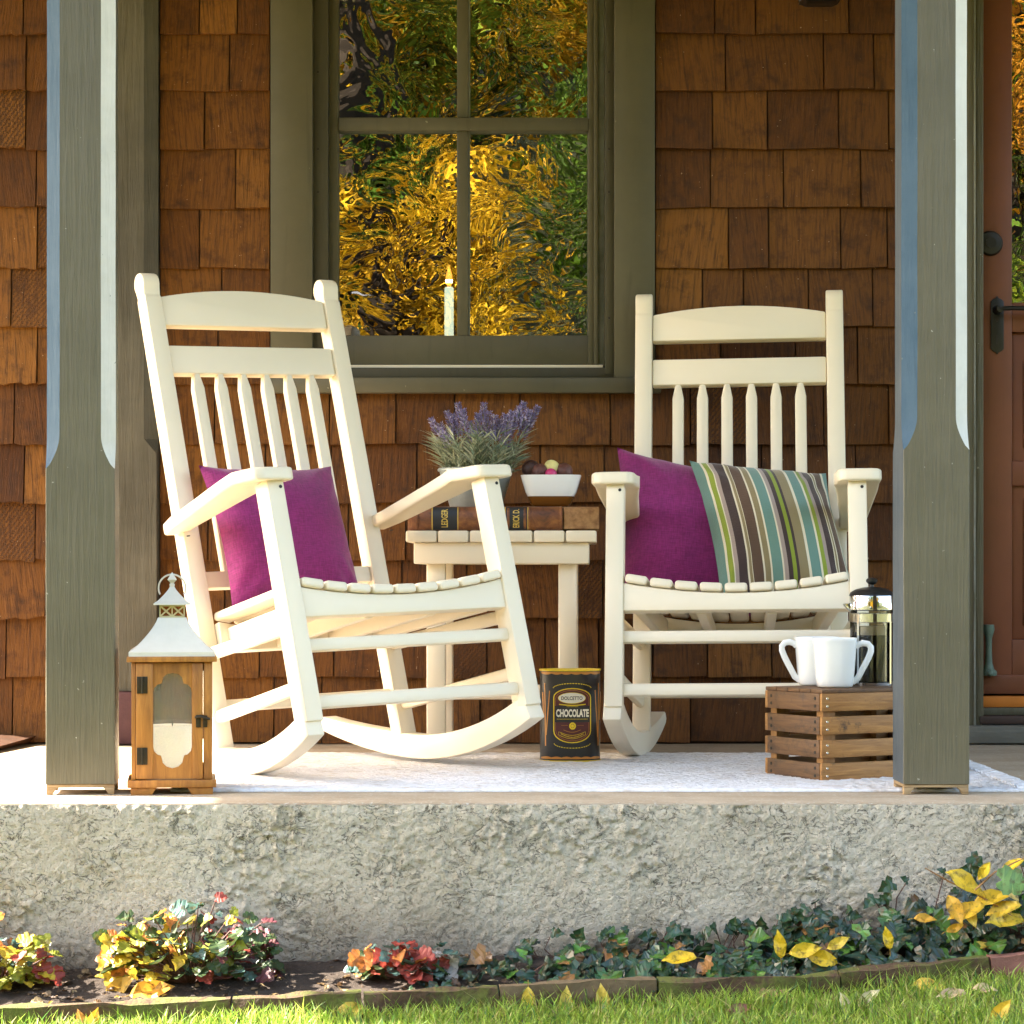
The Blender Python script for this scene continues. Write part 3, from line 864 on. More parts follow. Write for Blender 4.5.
n0 = len(mb.v); mb.lathe([(0.012, 0), (0.010, 0.02), (0.009, 0.04), (0, 0.042)], 18); turn_y(mb, n0, (cx, DY - 0.004, wz(308)))
mb.tube([W(cx, DY - 0.04, wz(308)), W(cx + 0.03, DY - 0.044, wz(307.5)), W(cx + 0.10, DY - 0.042, wz(308)), W(cx + 0.115, DY - 0.04, wz(309))], [0.006, 0.0055, 0.006, 0.003], 10)
n0 = len(mb.v); mb.lathe([(0.004, 0), (0.004, 0.002)], 12, 1); turn_y(mb, n0, (cx, DY - 0.0045, wz(318)))
mb.prism([(cx - 0.003, wz(342)), (cx + 0.003, wz(342)), (cx + 0.002, wz(333)), (cx - 0.002, wz(333))], DY - 0.0062 - WY, DY - 0.0045 - WY, 'y', 0, 1)
mb.build('handle', ['black_iron', 'screw'], door)
mb = MB(); mb.lathe([(0.019, 0), (0.020, 0.006), (0.013, 0.016), (0.009, 0.03), (0.0075, 0.06), (0.008, 0.09), (0.012, 0.105), (0.014, 0.112), (0.013, 0.124), (0.0, 0.124)], 20)
for k in range(3):
    a = 2 * PI * k / 3 + 0.5
    mb.ball((0.016 * math.cos(a), 0.016 * math.sin(a), 0.006), 0.008, 0, 10)
for k in range(len(mb.v)): q = mb.v[k]; mb.v[k] = W(wx(991.5) + q[0], DY - 0.022 + q[1], wz(676) + q[2])
mb.build('bronze_foot_bolt', 'verdigris', door)
mb = MB(); mb.box(W(dl, DY + 0.005, wz(708.5)), W(dxr, DY + 0.06, wz(697)), 0.001); mb.build('threshold_strip', 'brass', door)
mb = MB()
mb.box(W(dl - 0.01, DY - 0.012, wz(716)), W(dxr + 0.01, DY + 0.06, wz(708.8)), 0.001, 1)
mb.box(W(dl - 0.01, WY - 0.0, wz(724)), W(dxr + 0.01, DY + 0.06, wz(716.3)), 0.001, 0)
mb.box(W(wx(961) - 0.01, WY - 0.05, 0.0035), W(dxr + 0.12, DY + 0.06, wz(725)), 0.003, 2)
mb.build('threshold', ['soil_brown', 'olive', 'threshold'], door)
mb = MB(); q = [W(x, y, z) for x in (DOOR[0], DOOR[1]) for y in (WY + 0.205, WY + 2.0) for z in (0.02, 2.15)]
mb.add(q, [(0, 1, 3, 2), (4, 6, 7, 5), (2, 3, 7, 6), (0, 2, 6, 4), (1, 5, 7, 3)]); mb.build('hall', 'unlit_inside', house, smooth=None, fix=False)

# wall lamp, only its foot is in the photograph
lp = Vector((wx(816), WY, 0))
lamp = thing('porch_lamp', 'black iron wall lantern fixed high on the shingles', 'wall lamp', (lp.x, WY, wz(12)))
mb = MB()
def frus(mbx, z0, h0, z1, h1, yc=-0.085, mi=0):
    mbx.add([(-h0, yc - h0, z0), (h0, yc - h0, z0), (h0, yc + h0, z0), (-h0, yc + h0, z0), (-h1, yc - h1, z1), (h1, yc - h1, z1), (h1, yc + h1, z1), (-h1, yc + h1, z1)],
            [(0, 3, 2, 1), (4, 5, 6, 7), (0, 1, 5, 4), (1, 2, 6, 5), (2, 3, 7, 6), (3, 0, 4, 7)], mi)
frus(mb, 0.0, 0.032, 0.008, 0.043); frus(mb, 0.008, 0.046, 0.014, 0.046); frus(mb, 0.20, 0.075, 0.21, 0.075); frus(mb, 0.21, 0.07, 0.27, 0.012)
for sx in (-1, 1):
    for sy in (-1, 1):
        mb.bar((sx * 0.042, -0.085 + sy * 0.042, 0.012), (sx * 0.068, -0.085 + sy * 0.068, 0.205), 0.007, 0.007, 0.001)
mb.tube([(0, -0.085, 0.27), (0, -0.06, 0.32), (0, -0.01, 0.31)], 0.006, 10)
mb.box((-0.045, -0.022, 0.10), (0.045, -0.012, 0.36), 0.004)
mb.build('frame', 'black_iron', lamp)
mb = MB(); frus(mb, 0.015, 0.041, 0.2, 0.066); mb.build('pane', 'dusty_glass', lamp, smooth=None)

# ------------------------------------------------------------------ porch floor, base and roof
FX0, FX1 = -3.6, 4.2
mb = MB(); mb.box((FX0, 0.012, -0.12), (FX1, WY + 0.1, 0.0), 0.006)
o = mb.build('porch_floor', 'floor'); tag(o, kind='structure', label='pale worn concrete porch floor under the rocking chairs')
# stucco front with real relief
mb = MB()
nx, nz = 1000, 110
x0, x1, z0, z1 = -1.75, 2.3, -0.42, -0.003
vs = []
for j in range(nz + 1):
    for i in range(nx + 1):
        x = x0 + (x1 - x0) * i / nx; z = z0 + (z1 - z0) * j / nz
        p = Vector((x, 0, z))
        n1 = noise.noise(p * 7 + Vector((3, 0, 0))); n2 = noise.noise(p * 62); n3 = noise.noise(p * 130)
        rdg = 1 - abs(noise.noise(Vector((x * 30, 2.2, z * 40)) + Vector((n1, 0, n2)) * 0.9)) * 2
        wgt = max(0, min(1, noise.noise(Vector((x * 6.0, 9, z * 8))) * 2.2 + 0.35))
        step = 0.0050 * wgt * (max(0, rdg - 0.74) / 0.26) ** 1.0
        top = max(0, (z + 0.03) / 0.03)
        y = -0.0022 * n1 - 0.0022 * n2 * (0.4 + wgt) - 0.0026 * n3 - step + 0.002 + 0.003 * top * top
        vs.append((x, y - 0.006, z + 0.003 * n2 * top))
fs = [(j * (nx + 1) + i, j * (nx + 1) + i + 1, (j + 1) * (nx + 1) + i + 1, (j + 1) * (nx + 1) + i) for j in range(nz) for i in range(nx)]
mb.add(vs, fs)
mb.box((FX0, 0.03, -0.6), (FX1, 0.3, -0.125)); mb.box((FX0, 0.0, -0.6), (-1.752, 0.028, -0.004), 0.004); mb.box((2.302, 0.0, -0.6), (FX1, 0.028, -0.004), 0.004)
o = mb.build('stucco_porch_base', 'stucco', None, 80)
tag(o, 'rough buff stucco porch base above the leafy flower bed', 'porch base')

def porch_post(label, pxl, pxr, yaw, z_tongue):
    """square timber post on small bare wooden feet, its corners chamfered above the tongue"""
    y0 = 0.165; wd = (pxr - pxl) * (y0 + CD) / FPX; cx = ((pxl + pxr) / 2 - PPX) * (y0 + CD) / FPX - math.sin(yaw) * -wd / 2 * -1
    t = thing('porch_post', label, 'porch post', (cx, y0 + wd / 2, 0), (0, 0, yaw), 'olive porch posts')
    hw = wd / 2; c = 0.0255; z0 = 0.020
    mb = MB()
    ring = []
    def sec(z, k):
        cc = max(k * c, 0.0012)
        pts = [(-hw + cc, -hw), (hw - cc, -hw), (hw, -hw + cc), (hw, hw - cc), (hw - cc, hw), (-hw + cc, hw), (-hw, hw - cc), (-hw, -hw + cc)]
        wob = 0.0008
        return [(x + wob * noise.noise(Vector((x * 9, y * 9, z * 7))), y, z) for x, y in pts]
    zs = [(z0, 0.0)] + [(z0 + (z_tongue - z0) * k / 6, 0.0) for k in range(1, 7)]
    for k in range(1, 9):
        u = k / 8; zs.append((z_tongue + 0.062 * u, 0.15 + 0.85 * math.sin(u * PI / 2) ** 1.0 if u < 1 else 1.0))
    zs += [(z_tongue + 0.07 + k * 0.15, 1.0) for k in range(1, 13)]
    vs = []; fs = []
    for z, k in zs: vs += sec(z, k)
    mats = []
    for i in range(len(zs) - 1):
        for k in range(8):
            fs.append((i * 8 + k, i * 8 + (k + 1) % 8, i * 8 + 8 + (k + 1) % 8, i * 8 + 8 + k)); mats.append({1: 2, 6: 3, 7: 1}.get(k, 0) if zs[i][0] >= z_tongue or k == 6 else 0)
    fs.append(tuple(range(8))[::-1]); mats.append(0)
    mb.add(vs, fs); mb.mi = mats
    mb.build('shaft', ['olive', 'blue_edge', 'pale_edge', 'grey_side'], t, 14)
    mb = MB()
    mb.box((-hw + 0.001, -hw + 0.002, 0.0135), (hw - 0.001, hw - 0.002, 0.0195), 0.001)
    for sx in (-1, 1):
        for sy in (-1, 1):
            a, b = sx * (hw - 0.001), sx * (hw - 0.022)
            pts = [(a, 0.0005), (sx * (hw - 0.012), 0.0005), (sx * (hw - 0.016), 0.008), (b, 0.0135), (a, 0.0135)]
            ya, yb = sy * (hw - 0.002), sy * (hw - 0.020)
            mb.prism(pts, min(ya, yb), max(ya, yb), 'y', 0.0008)
    mb.build('footing', 'base_wood', t)
    return t
porch_post('olive chamfered porch post beside the wooden lantern', 46, 114.5, R(5), 0.605)
porch_post('olive chamfered porch post in front of the slatted crate', 903.5, 969.5, 0, 0.640)

roof = thing('porch_roof', 'porch roof over the two olive posts', 'roof', (0, 0, 2.42))
RX0 = -3.57
mb = MB(); mb.box((RX0, -0.62, 0.0), (4.4, WY, 0.03)); mb.box((RX0, WY + 0.001, 0.0), (-1.53, 5.5, 0.03)); mb.build('ceiling', 'ceiling', roof)  # second slab added out of view, to keep sun off the porch back
mb = MB(); mb.box((RX0, 0.15, -0.14), (4.4, 0.30, -0.002)); mb.build('beam', 'olive', roof)
mb = MB(); mb.prism([(-0.66, 0.032), (-0.66, 0.12), (1.6, 0.75), (1.6, 0.032)], RX0 - 0.02, 4.4, 'x'); mb.build('roof_slope', 'roofing', roof)

# ------------------------------------------------------------------ rocking chairs
TH = R(18.0); cT, sT = math.cos(TH), math.sin(TH)
def S(x, y, z): return Vector((x, y * cT + z * sT, -y * sT + z * cT))     # leaning structure -> chair
MS = Matrix(((1, 0, 0, 0), (0, cT, sT, 0), (0, -sT, cT, 0), (0, 0, 0, 1)))
WF, WB, YF, YB = 0.258, 0.2255, -0.343, 0.0993
LW = 0.039
def xs_at(y): return WF + (WB - WF) * (y - YF) / (YB - YF)

def make_chair(label):
    t = thing('rocking_chair', label, 'rocking chair', group='cream rocking chairs on the porch')
    B = lambda mb, n, mats='cream': mb.build(n, mats, t, 35)
    Y0 = 0.092
    for s in (-1, 1):
        # front leg
        mb = MB(); x = s * WF
        mb.box((x - LW / 2, YF - 0.026, 0.036), (x + LW / 2, YF + 0.026, 0.531), 0.004, 0, MS)
        for q in (0.010, ):
            n0 = len(mb.v); mb.lathe([(0.0035, 0), (0.0035, 0.001)], 10, 1)
            for k in range(n0, len(mb.v)):
                p = mb.v[k]; mb.v[k] = tuple(S(x + q + p[0], YF - 0.0262 - p[2], 0.513 + p[1]))
        B(mb, 'front_leg', ['cream', 'screw'])
        # back post with round top and neck groove
        mb = MB(); x = s * WB; hd = 0.0215; zt = 1.126
        prof = [(YB - hd, 0.080), (YB - hd, zt - 0.034), (YB - hd + 0.004, zt - 0.030), (YB - hd + 0.001, zt - 0.018)]
        for k in range(0, 13):
            a = PI + 0.55 - (PI + 1.1) * k / 12
            prof.append((YB + 0.0250 * math.cos(a), zt + 0.0250 * math.sin(a)))
        prof += [(YB + hd - 0.001, zt - 0.018), (YB + hd - 0.004, zt - 0.030), (YB + hd, zt - 0.034), (YB + hd, 0.080)]
        mb.prism(prof, x - 0.0200, x + 0.0200, 'x', 0.0035, 0, MS)
        B(mb, 'back_post')
        # rocker: an arc in a plane toed in with the taper of the chair
        outer = []; inner = []
        y0, y1 = -0.348, 0.42
        for k in range(25):
            y = y0 + (y1 - y0) * k / 24
            RR = 0.86 if y < Y0 else 1.6
            zc = RR - math.sqrt(RR * RR - (y - Y0) ** 2)
            nz = Vector((-(y - Y0), RR - zc)).normalized()
            th = 0.053 - 0.021 * max(0, (y - 0.15) / 0.27) ** 1.5
            outer.append((y, zc + 0.0)); inner.append((y + nz.x * th, zc + nz.y * th))
        # blunt nose in front, rounded tail
        tail = [(outer[-1][0] + 0.014, outer[-1][1] + 0.012), (inner[-1][0] + 0.010, inner[-1][1] - 0.008)]
        nose = [(inner[0][0] - 0.004, inner[0][1] - 0.004)]
        prof = outer + tail + inner[::-1]
        mb = MB(); mb.prism(prof, -0.0195, 0.0195, 'x', 0.004)
        for k in range(len(mb.v)):
            p = mb.v[k]; yl = p[1]
            xc = s * (WF + 0.0005 - (yl + 0.316) * (WF - WB) / 0.437)
            mb.v[k] = (xc + p[0], p[1], p[2])
        B(mb, 'rocker')
        # arm
        zA = 0.532; mb = MB()
        pts = [(0.052, YF - 0.018), (0.047, YF - 0.036), (0.032, YF - 0.044), (-0.026, YF - 0.044), (-0.038, YF - 0.036), (-0.043, YF - 0.018),
               (-0.046, YF + 0.06), (-0.034, YF + 0.17), (-0.018, YB - 0.06), (-0.018, YB + 0.010), (0.030, YB + 0.010), (0.040, YB - 0.05), (0.052, YF + 0.12)]
        bm = bmesh.new()
        lo = [bm.verts.new((p[0], p[1], 0)) for p in pts]; hi = [bm.verts.new((p[0], p[1], 0.027)) for p in pts]
        n = len(pts); bm.faces.new(lo); bm.faces.new(hi[::-1])
        for i in range(n): bm.faces.new((lo[i], hi[i], hi[(i + 1) % n], lo[(i + 1) % n]))
        bmesh.ops.recalc_face_normals(bm, faces=bm.faces[:])
        for yc in (YF + 0.03, YF + 0.06, YF + 0.09):
            bmesh.ops.bisect_plane(bm, geom=bm.verts[:] + bm.edges[:] + bm.faces[:], plane_co=(0, yc, 0), plane_no=(0, 1, 0))
        ed = [e for e in bm.edges if len(e.link_faces) == 2 and e.calc_face_angle(0) > R(20)]
        bmesh.ops.bevel(bm, geom=ed, offset=0.006, segments=3, affect='EDGES', profile=0.5)
        for vv in bm.verts:
            x_, y_, z_ = vv.co
            drop = 0.0
            yk = YF + 0.06
            if y_ < yk: drop = 0.21 * (yk - y_) - 0.012   # front of the arm bends to level
            else: drop = -0.012 * max(0, 1 - (y_ - yk) / 0.4)
            xc = s * (WF + (WB + 0.020 - WF) * max(0, (y_ - YF)) / (YB - YF))
            vv.co = Vector((xc + s * x_, y_, zA + z_ - drop + 0.022 * max(0, (y_ - yk)) / (YB - yk)))
        bmesh.ops.recalc_face_normals(bm, faces=bm.faces[:])
        mb.bm(bm, 0, MS)
        for (qx, qy) in ((0.0, YB - 0.055),):
            n0 = len(mb.v); mb.lathe([(0.004, 0), (0.004, 0.001)], 10, 1)
            for k in range(n0, len(mb.v)):
                p = mb.v[k]; mb.v[k] = tuple(S(s * (WB + 0.026) + p[0], qy + p[1], zA + 0.0035 - p[2]))
        B(mb, 'arm', ['cream', 'screw'])
        # side rungs
        for (zf, zb_) in ((0.236, 0.284), (0.114, 0.148)):
            mb = MB(); mb.bar(S(s * (WF - 0.002), YF + 0.022, zf), S(s * (WB + 0.002), YB - 0.014, zb_), 0.020, 0.028, 0.008, up=(0, 0, 1)); B(mb, 'side_rung')
    for z in (0.192, 0.077):
        mb = MB(); mb.bar(S(-WF + 0.012, YF, z), S(WF - 0.012, YF, z), 0.020, 0.028, 0.009, up=MS.to_3x3() @ Vector((0, 0, 1))); B(mb, 'front_rung')
    for z in (0.308, 0.1735):
        mb = MB(); mb.bar(S(-WB + 0.012, YB, z), S(WB - 0.012, YB, z), 0.020, 0.027, 0.009, up=MS.to_3x3() @ Vector((0, 0, 1))); B(mb, 'back_rung')
    # seat: dished front rail, back rail, nine slats running front to back
    def dish(x, half): return 0.024 * (x / half) ** 2
    mb = MB(); hw = WF - LW / 2 + 0.0005
    pts = [(-hw, 0.246), (hw, 0.246)] + [(hw - 2 * hw * k / 14, 0.284 + dish(hw - 2 * hw * k / 14, hw)) for k in range(15)]
    mb.prism(pts, YF - 0.020, YF + 0.010, 'y', 0.003, 0, MS); B(mb, 'seat_rail')
    mb = MB(); hb = WB - 0.0205
    pts = [(-hb, 0.284), (hb, 0.284)] + [(hb - 2 * hb * k / 14, 0.325 + dish(hb - 2 * hb * k / 14, hb)) for k in range(15)]
    mb.prism(pts, YB - 0.04, YB - 0.012, 'y', 0.003, 0, MS); B(mb, 'seat_rail')
    for s in (-1, 1):
        mb = MB(); mb.bar(S(s * 0.205, YF + 0.010, 0.269), S(s * 0.175, YB - 0.035, 0.312), 0.022, 0.045, 0.003, up=MS.to_3x3() @ Vector((0, 0, 1))); B(mb, 'seat_runner')
    for s in (-1, 1):
        mb = MB(); mb.bar(S(s * 0.075, YF + 0.010, 0.262), S(s * 0.065, YB - 0.035, 0.305), 0.022, 0.035, 0.003, up=MS.to_3x3() @ Vector((0, 0, 1))); B(mb, 'seat_runner')
    pitch = 2 * (hw - 0.001) / 9
    for k in range(9):
        xf = -hw + 0.001 + pitch * (k + 0.5); xb = xf * (hb / hw)
        w_ = pitch - 0.005
        sl = math.atan(2 * 0.024 * xf / hw / hw)
        bm = bmesh.new(); bmesh.ops.create_cube(bm, size=1)
        for vv in bm.verts:
            u = vv.co.y + 0.5
            ww = w_ * (1 - u * (1 - hb / hw))
            xx = xf + (xb - xf) * u
            dx = vv.co.x * ww
            vv.co = Vector((xx + dx * math.cos(sl) - vv.co.z * 0.019 * math.sin(sl), YF - 0.030 + u * (YB - 0.005 - YF + 0.03 - 0.008), 0.2940 + 0.050 * u + dish(xf, hw) + dx * math.sin(sl) + vv.co.z * 0.019))
        bmesh.ops.bevel(bm, geom=bm.edges[:], offset=0.0065, segments=3, affect='EDGES', profile=0.5)
        mb = MB(); mb.bm(bm, 0, MS); B(mb, 'seat_slat')
    # back
    hb = WB - 0.0205
    mb = MB(); mb.box((-hb, YB - 0.013, 0.430), (hb, YB + 0.013, 0.467), 0.004, 0, MS); B(mb, 'lower_back_rail')
    mb = MB(); mb.box((-hb, YB - 0.015, 0.9155), (hb, YB + 0.013, 0.981), 0.005, 0, MS); B(mb, 'upper_back_rail')
    mb = MB()
    pts = [(-hb, 1.027), (hb, 1.027)] + [(hb - 2 * hb * k / 18, 1.094 + 0.020 * (1 - ((hb - 2 * hb * k / 18) / hb) ** 2)) for k in range(19)]
    mb.prism(pts, YB - 0.015, YB + 0.013, 'y', 0.005, 0, MS); B(mb, 'crest_rail')
    for k in range(6):
        x = (k - 2.5) * 0.0575
        w2 = 0.0133
        pts = [(x - w2, 0.46), (x + w2, 0.46), (x + w2, 0.884), (x + w2 * 0.45, 0.921), (x - w2 * 0.45, 0.921), (x - w2, 0.884)]
        mb = MB(); mb.prism(pts, YB - 0.012, YB + 0.009, 'y', 0.0045, 0, MS); B(mb, 'back_slat')
    return t

chair_a = make_chair('cream rocking chair turned to one side, holding a single magenta cushion')
chair_b = copy_tree(chair_a)
chair_b['label'] = 'cream rocking chair facing the lawn, holding a magenta and a striped cushion'
SLP = 0.0435
def pose(o, x, y, z, yaw, roll):
    m_ = Matrix.Rotation(SLP, 4, 'X') @ Matrix.Rotation(yaw, 4, 'Z') @ Matrix.Rotation(roll, 4, 'Y')
    o.location = (x, y, z); o.rotation_euler = m_.to_euler()
pose(chair_a, -0.306, 0.742, 0.004, 0.5869, R(-0.6)); chair_a.scale = (0.985, 0.985, 0.985)
pose(chair_b, 0.557, 1.100, 0.001, -0.1179, -0.0146)
bpy.context.view_layer.update()

# ------------------------------------------------------------------ cushions
def cushion(name, label, mat, w_, h_, front, back, chair, loc, rot, seed=0, pinch=0.085, shear=0.0, slope=0.0):
    n = 40
    vs = []; fs = []; uvs = []
    for side in (0, 1):
        for j in range(n + 1):
            for i in range(n + 1):
                u = -1 + 2 * i / n; v_ = -1 + 2 * j / n
                e = max(0, (1 - abs(u) ** 2.6)) * max(0, (1 - abs(v_) ** 2.6))
                th = e ** 0.60
                x = u * w_ / 2 * (1 - pinch * (1 - v_ * v_) ** 1.0 * abs(u) ** 3)
                z = v_ * h_ / 2 * (1 - pinch * (1 - u * u) * abs(v_) ** 3)
                x -= shear * v_ * h_ / 2; z -= slope * u * w_ / 2 * (v_ + 1) / 2
                p = Vector((x * 7 + seed, z * 7, seed * 3))
                wr = 0.012 * noise.noise(p) + 0.006 * noise.noise(Vector((p.x * 2.2 + p.z, p.z * 5.0 - p.x, p.y)))
                # creases running in from the corners
                cr = 0.0075 * math.sin((abs(u) - abs(v_)) * 15 + 2 * u + seed) * (max(0, abs(u * v_) - 0.16)) * 1.7 + 0.004 * math.sin(v_ * 9 + u * 3 + seed) * max(0, -v_ - 0.1)
                if side == 0: y = -front * th + (wr + cr) * min(1, e * 3)
                else: y = back * th + wr * min(1, e * 3) * 0.5
                vs.append((x, y, z + h_ / 2)); uvs.append(((u + 1) / 2 * 0.998 + 0.001, (v_ + 1) / 2))
    m_ = (n + 1) * (n + 1)
    for j in range(n):
        for i in range(n):
            a = j * (n + 1) + i
            fs.append((a, a + 1, a + n + 2, a + n + 1)); fs.append((m_ + a, m_ + a + n + 1, m_ + a + n + 2, m_ + a + 1))
    mb = MB(); mb.add(vs, fs); mb.uvs = uvs
    # corded seam
    o = mb.build(name, mat, None, 80, fix=False)
    o.matrix_world = chair.matrix_world @ MS @ Matrix.Translation(loc) @ Euler(rot).to_matrix().to_4x4()
    tag(o, label, 'cushion')
    return o
bpy.context.view_layer.update()
cushion('cushion', 'plain magenta cushion alone on the turned rocking chair', 'magenta', 0.325, 0.335, 0.080, 0.026, chair_a, (-0.040, 0.012, 0.352), (R(-4), R(1.0), R(0)), 1.0, shear=0.05)
cushion('cushion', 'plain magenta cushion half behind the striped cushion', 'magenta', 0.345, 0.375, 0.090, 0.028, chair_b, (-0.118, 0.022, 0.340), (R(-5), R(3), R(10)), 2.4, shear=0.05, slope=0.12)
cushion('cushion', 'multicoloured striped cushion leaning on the plain magenta one', 'stripes', 0.315, 0.375, 0.095, 0.035, chair_b, (0.088, -0.082, 0.322), (R(-15), R(0), R(9)), 4.2, shear=0.16, slope=0.07)

# ------------------------------------------------------------------ side table
TY = 1.10; TSC = FPX / (TY + CD)
tab = thing('side_table', 'small cream slatted side table between the rocking chairs', 'table', ((501 - PPX) / TSC, TY, 0), (0, 0, R(-2.5)))
hwid = 0.214; tz = 0.508; dp = 0.40
pit = 2 * hwid / 6
for k in range(6):
    mb = MB(); mb.box((-hwid + pit * k + 0.0012, 0, tz - 0.026), (-hwid + pit * (k + 1) - 0.0012, dp, tz), 0.0045); mb.build('top_slat', 'cream', tab)
mb = MB()
mb.box((-0.196, 0.014, tz - 0.074), (0.196, 0.036, tz - 0.0265), 0.003); mb.box((-0.196, dp - 0.036, tz - 0.074), (0.196, dp - 0.014, tz - 0.0265), 0.003)
for s in (-1, 1): mb.box((s * 0.196 - (0.022 if s > 0 else 0), 0.0365, tz - 0.074), (s * 0.196 + (0.022 if s < 0 else 0), dp - 0.0365, tz - 0.0265), 0.003)
mb.build('apron', 'cream', tab)
for s in (-1, 1):
    for yy in (0.037, dp - 0.079):
        mb = MB(); mb.box((s * 0.148 - 0.021, yy, 0.0), (s * 0.148 + 0.021, yy + 0.042, tz - 0.028), 0.004); mb.build('leg', 'cream', tab)
mb = MB(); mb.box((-0.127, dp - 0.07, 0.115), (0.127, dp - 0.045, 0.150), 0.004); mb.build('stretcher', 'cream', tab)
for s in (-1, 1):
    mb = MB(); mb.box((s * 0.148 - 0.012, 0.08, 0.115), (s * 0.148 + 0.012, dp - 0.08, 0.150), 0.004); mb.build('stretcher', 'cream', tab)

# ------------------------------------------------------------------ ledger on the table
BKY = 1.145
bl = at(408, 528, BKY); br = at(599, 528, BKY)
bk = thing('ledger_book', 'thick leather bound ledger with black labels lying on the table', 'book', ((bl.x + br.x) / 2, BKY, tz + 0.001), (0, 0, R(-1)))
hl = (br.x - bl.x) / 2; bh = 0.054
mb = MB()
# rounded spine toward the viewer, boards behind
sp = []
for k in range(11):
    a = -PI / 2 + PI * k / 10
    sp.append((0.012 - 0.016 * math.cos(a), bh / 2 + (bh / 2) * math.sin(a)))
sp += [(0.03, bh), (0.03, 0)]
xe = hl * 0.62
mb.prism(sp, -hl, xe, 'x', 0.001)
for x in (-hl + 0.02, -hl * 0.26, hl * 0.05, xe - 0.085, xe - 0.075, xe - 0.004):   # raised bands
    pr = [(0.012 - 0.0185 * math.cos(-PI / 2 + PI * k / 10), bh / 2 + (bh / 2 + 0.0005) * math.sin(-PI / 2 + PI * k / 10)) for k in range(11)] + [(0.02, bh), (0.02, 0)]
    mb.prism(pr, x - 0.003, x + 0.003, 'x', 0.001)
mb.build('spine', 'leather', bk)
mb = MB(); mb.box((-hl, 0.031, 0), (hl, 0.25, 0.005), 0.001); mb.box((-hl, 0.031, bh - 0.005), (hl, 0.25, bh), 0.001); mb.box((xe + 0.002, 0.002, 0.003), (hl, 0.03, bh - 0.003), 0.002); mb.build('cover', 'suede', bk)
mb = MB(); mb.box((-hl + 0.006, 0.032, 0.0055), (hl - 0.006, 0.244, bh - 0.0055)); mb.build('page_block', 'paper', bk)
def lab(px0, px1, txt):
    xa = (px0 - 503.5) / (191 / 2) * hl; xb = (px1 - 503.5) / (191 / 2) * hl
    mb = MB()
    def srf(x, zz, off):
        a = math.asin(max(-1, min(1, (zz - bh / 2) / (bh / 2 + off))))
        return (x, 0.012 - (0.016 + off) * math.cos(a), zz)
    for (p, q, off, mi) in ((xa, xb, 0.0012, 0), (xa - 0.003, xa - 0.001, 0.0014, 1), (xb + 0.001, xb + 0.003, 0.0014, 1)):
        vs = []
        for k in range(15):
            zz = 0.0015 + (bh - 0.003) * k / 14
            vs += [srf(p, zz, off), srf(q, zz, off)]
        mb.add(vs, [(2 * k, 2 * k + 1, 2 * k + 3, 2 * k + 2) for k in range(14)], mi)
    tv, tf = text_mesh(txt, 0.021, 0.72, 0.0004)
    ext = max(abs(p[0]) for p in tv); kx = (bh / 2 - 0.006) / ext
    mb.add([srf((xa + xb) / 2 - p[1] * 0.95 , bh / 2 + p[0] * kx, 0.0022) for p in tv], tf, 1)
    mb.build('spine_label', ['label_black', 'gold'], bk, None)
lab(433, 457, 'LEDGER')
lab(506, 527, 'ERICK D.')

# ------------------------------------------------------------------ bowl of truffles on the ledger
bz = tz + 0.001 + bh + 0.001
bc = at(551, 500, 1.24); bc.z = bz
bowl = thing('truffle_bowl', 'small white square bowl of truffles on the ledger', 'bowl', bc, (0, 0, R(-3)))
def sqring(h, z, n=9, p=5.0):
    out = []
    for k in range(40):
        a = 2 * PI * k / 40; c_, s_ = math.cos(a), math.sin(a)
        r = (abs(c_) ** p + abs(s_) ** p) ** (-1 / p)
        out.append((h * r * c_, h * r * s_ * 0.8, z))
    return out
def loft(mbx, rings, mi=0, cap0=True, cap1=False):
    n = len(rings[0]); vs = [p for r in rings for p in r]; fs = []
    for i in range(len(rings) - 1):
        for k in range(n): fs.append((i * n + k, i * n + (k + 1) % n, (i + 1) * n + (k + 1) % n, (i + 1) * n + k))
    if cap0: fs.append(tuple(range(n))[::-1])
    if cap1: fs.append(tuple((len(rings) - 1) * n + k for k in range(n)))
    mbx.add(vs, fs, mi)
mb = MB()
loft(mb, [sqring(0.053, 0.024), sqring(0.058, 0.034), sqring(0.0685, 0.070), sqring(0.0690, 0.072), sqring(0.0655, 0.0725), sqring(0.058, 0.035), sqring(0.05, 0.030)], 0, True, True)
mb.build('dish', 'ceramic', bowl, 50)
mb = MB(); loft(mb, [sqring(0.036, 0.0), sqring(0.046, 0.007), sqring(0.0525, 0.0238)], 0, True, True); mb.build('foot_rim', 'amber_glass', bowl, 50)
tr = [((-0.046, 0.0, 0.078), 0.021, 'choc', 'dark chocolate truffle nearest the lavender in the white bowl'),
      ((-0.026, -0.014, 0.070), 0.020, 'cocoa', 'milk chocolate truffle in front of the darkest one in the bowl'),
      ((0.001, -0.004, 0.080), 0.019, 'whitechoc', 'pale yellow truffle on top of the bowl'),
      ((-0.001, -0.030, 0.066), 0.013, 'pinkchoc', 'bright pink sweet under the pale yellow truffle'),
      ((0.029, -0.006, 0.071), 0.021, 'cocoa', 'milk chocolate truffle at the end of the bowl away from the lavender'),
      ((0.0, 0.025, 0.058), 0.022, 'choc', None), ((-0.035, 0.028, 0.060), 0.02, 'choc', None)]
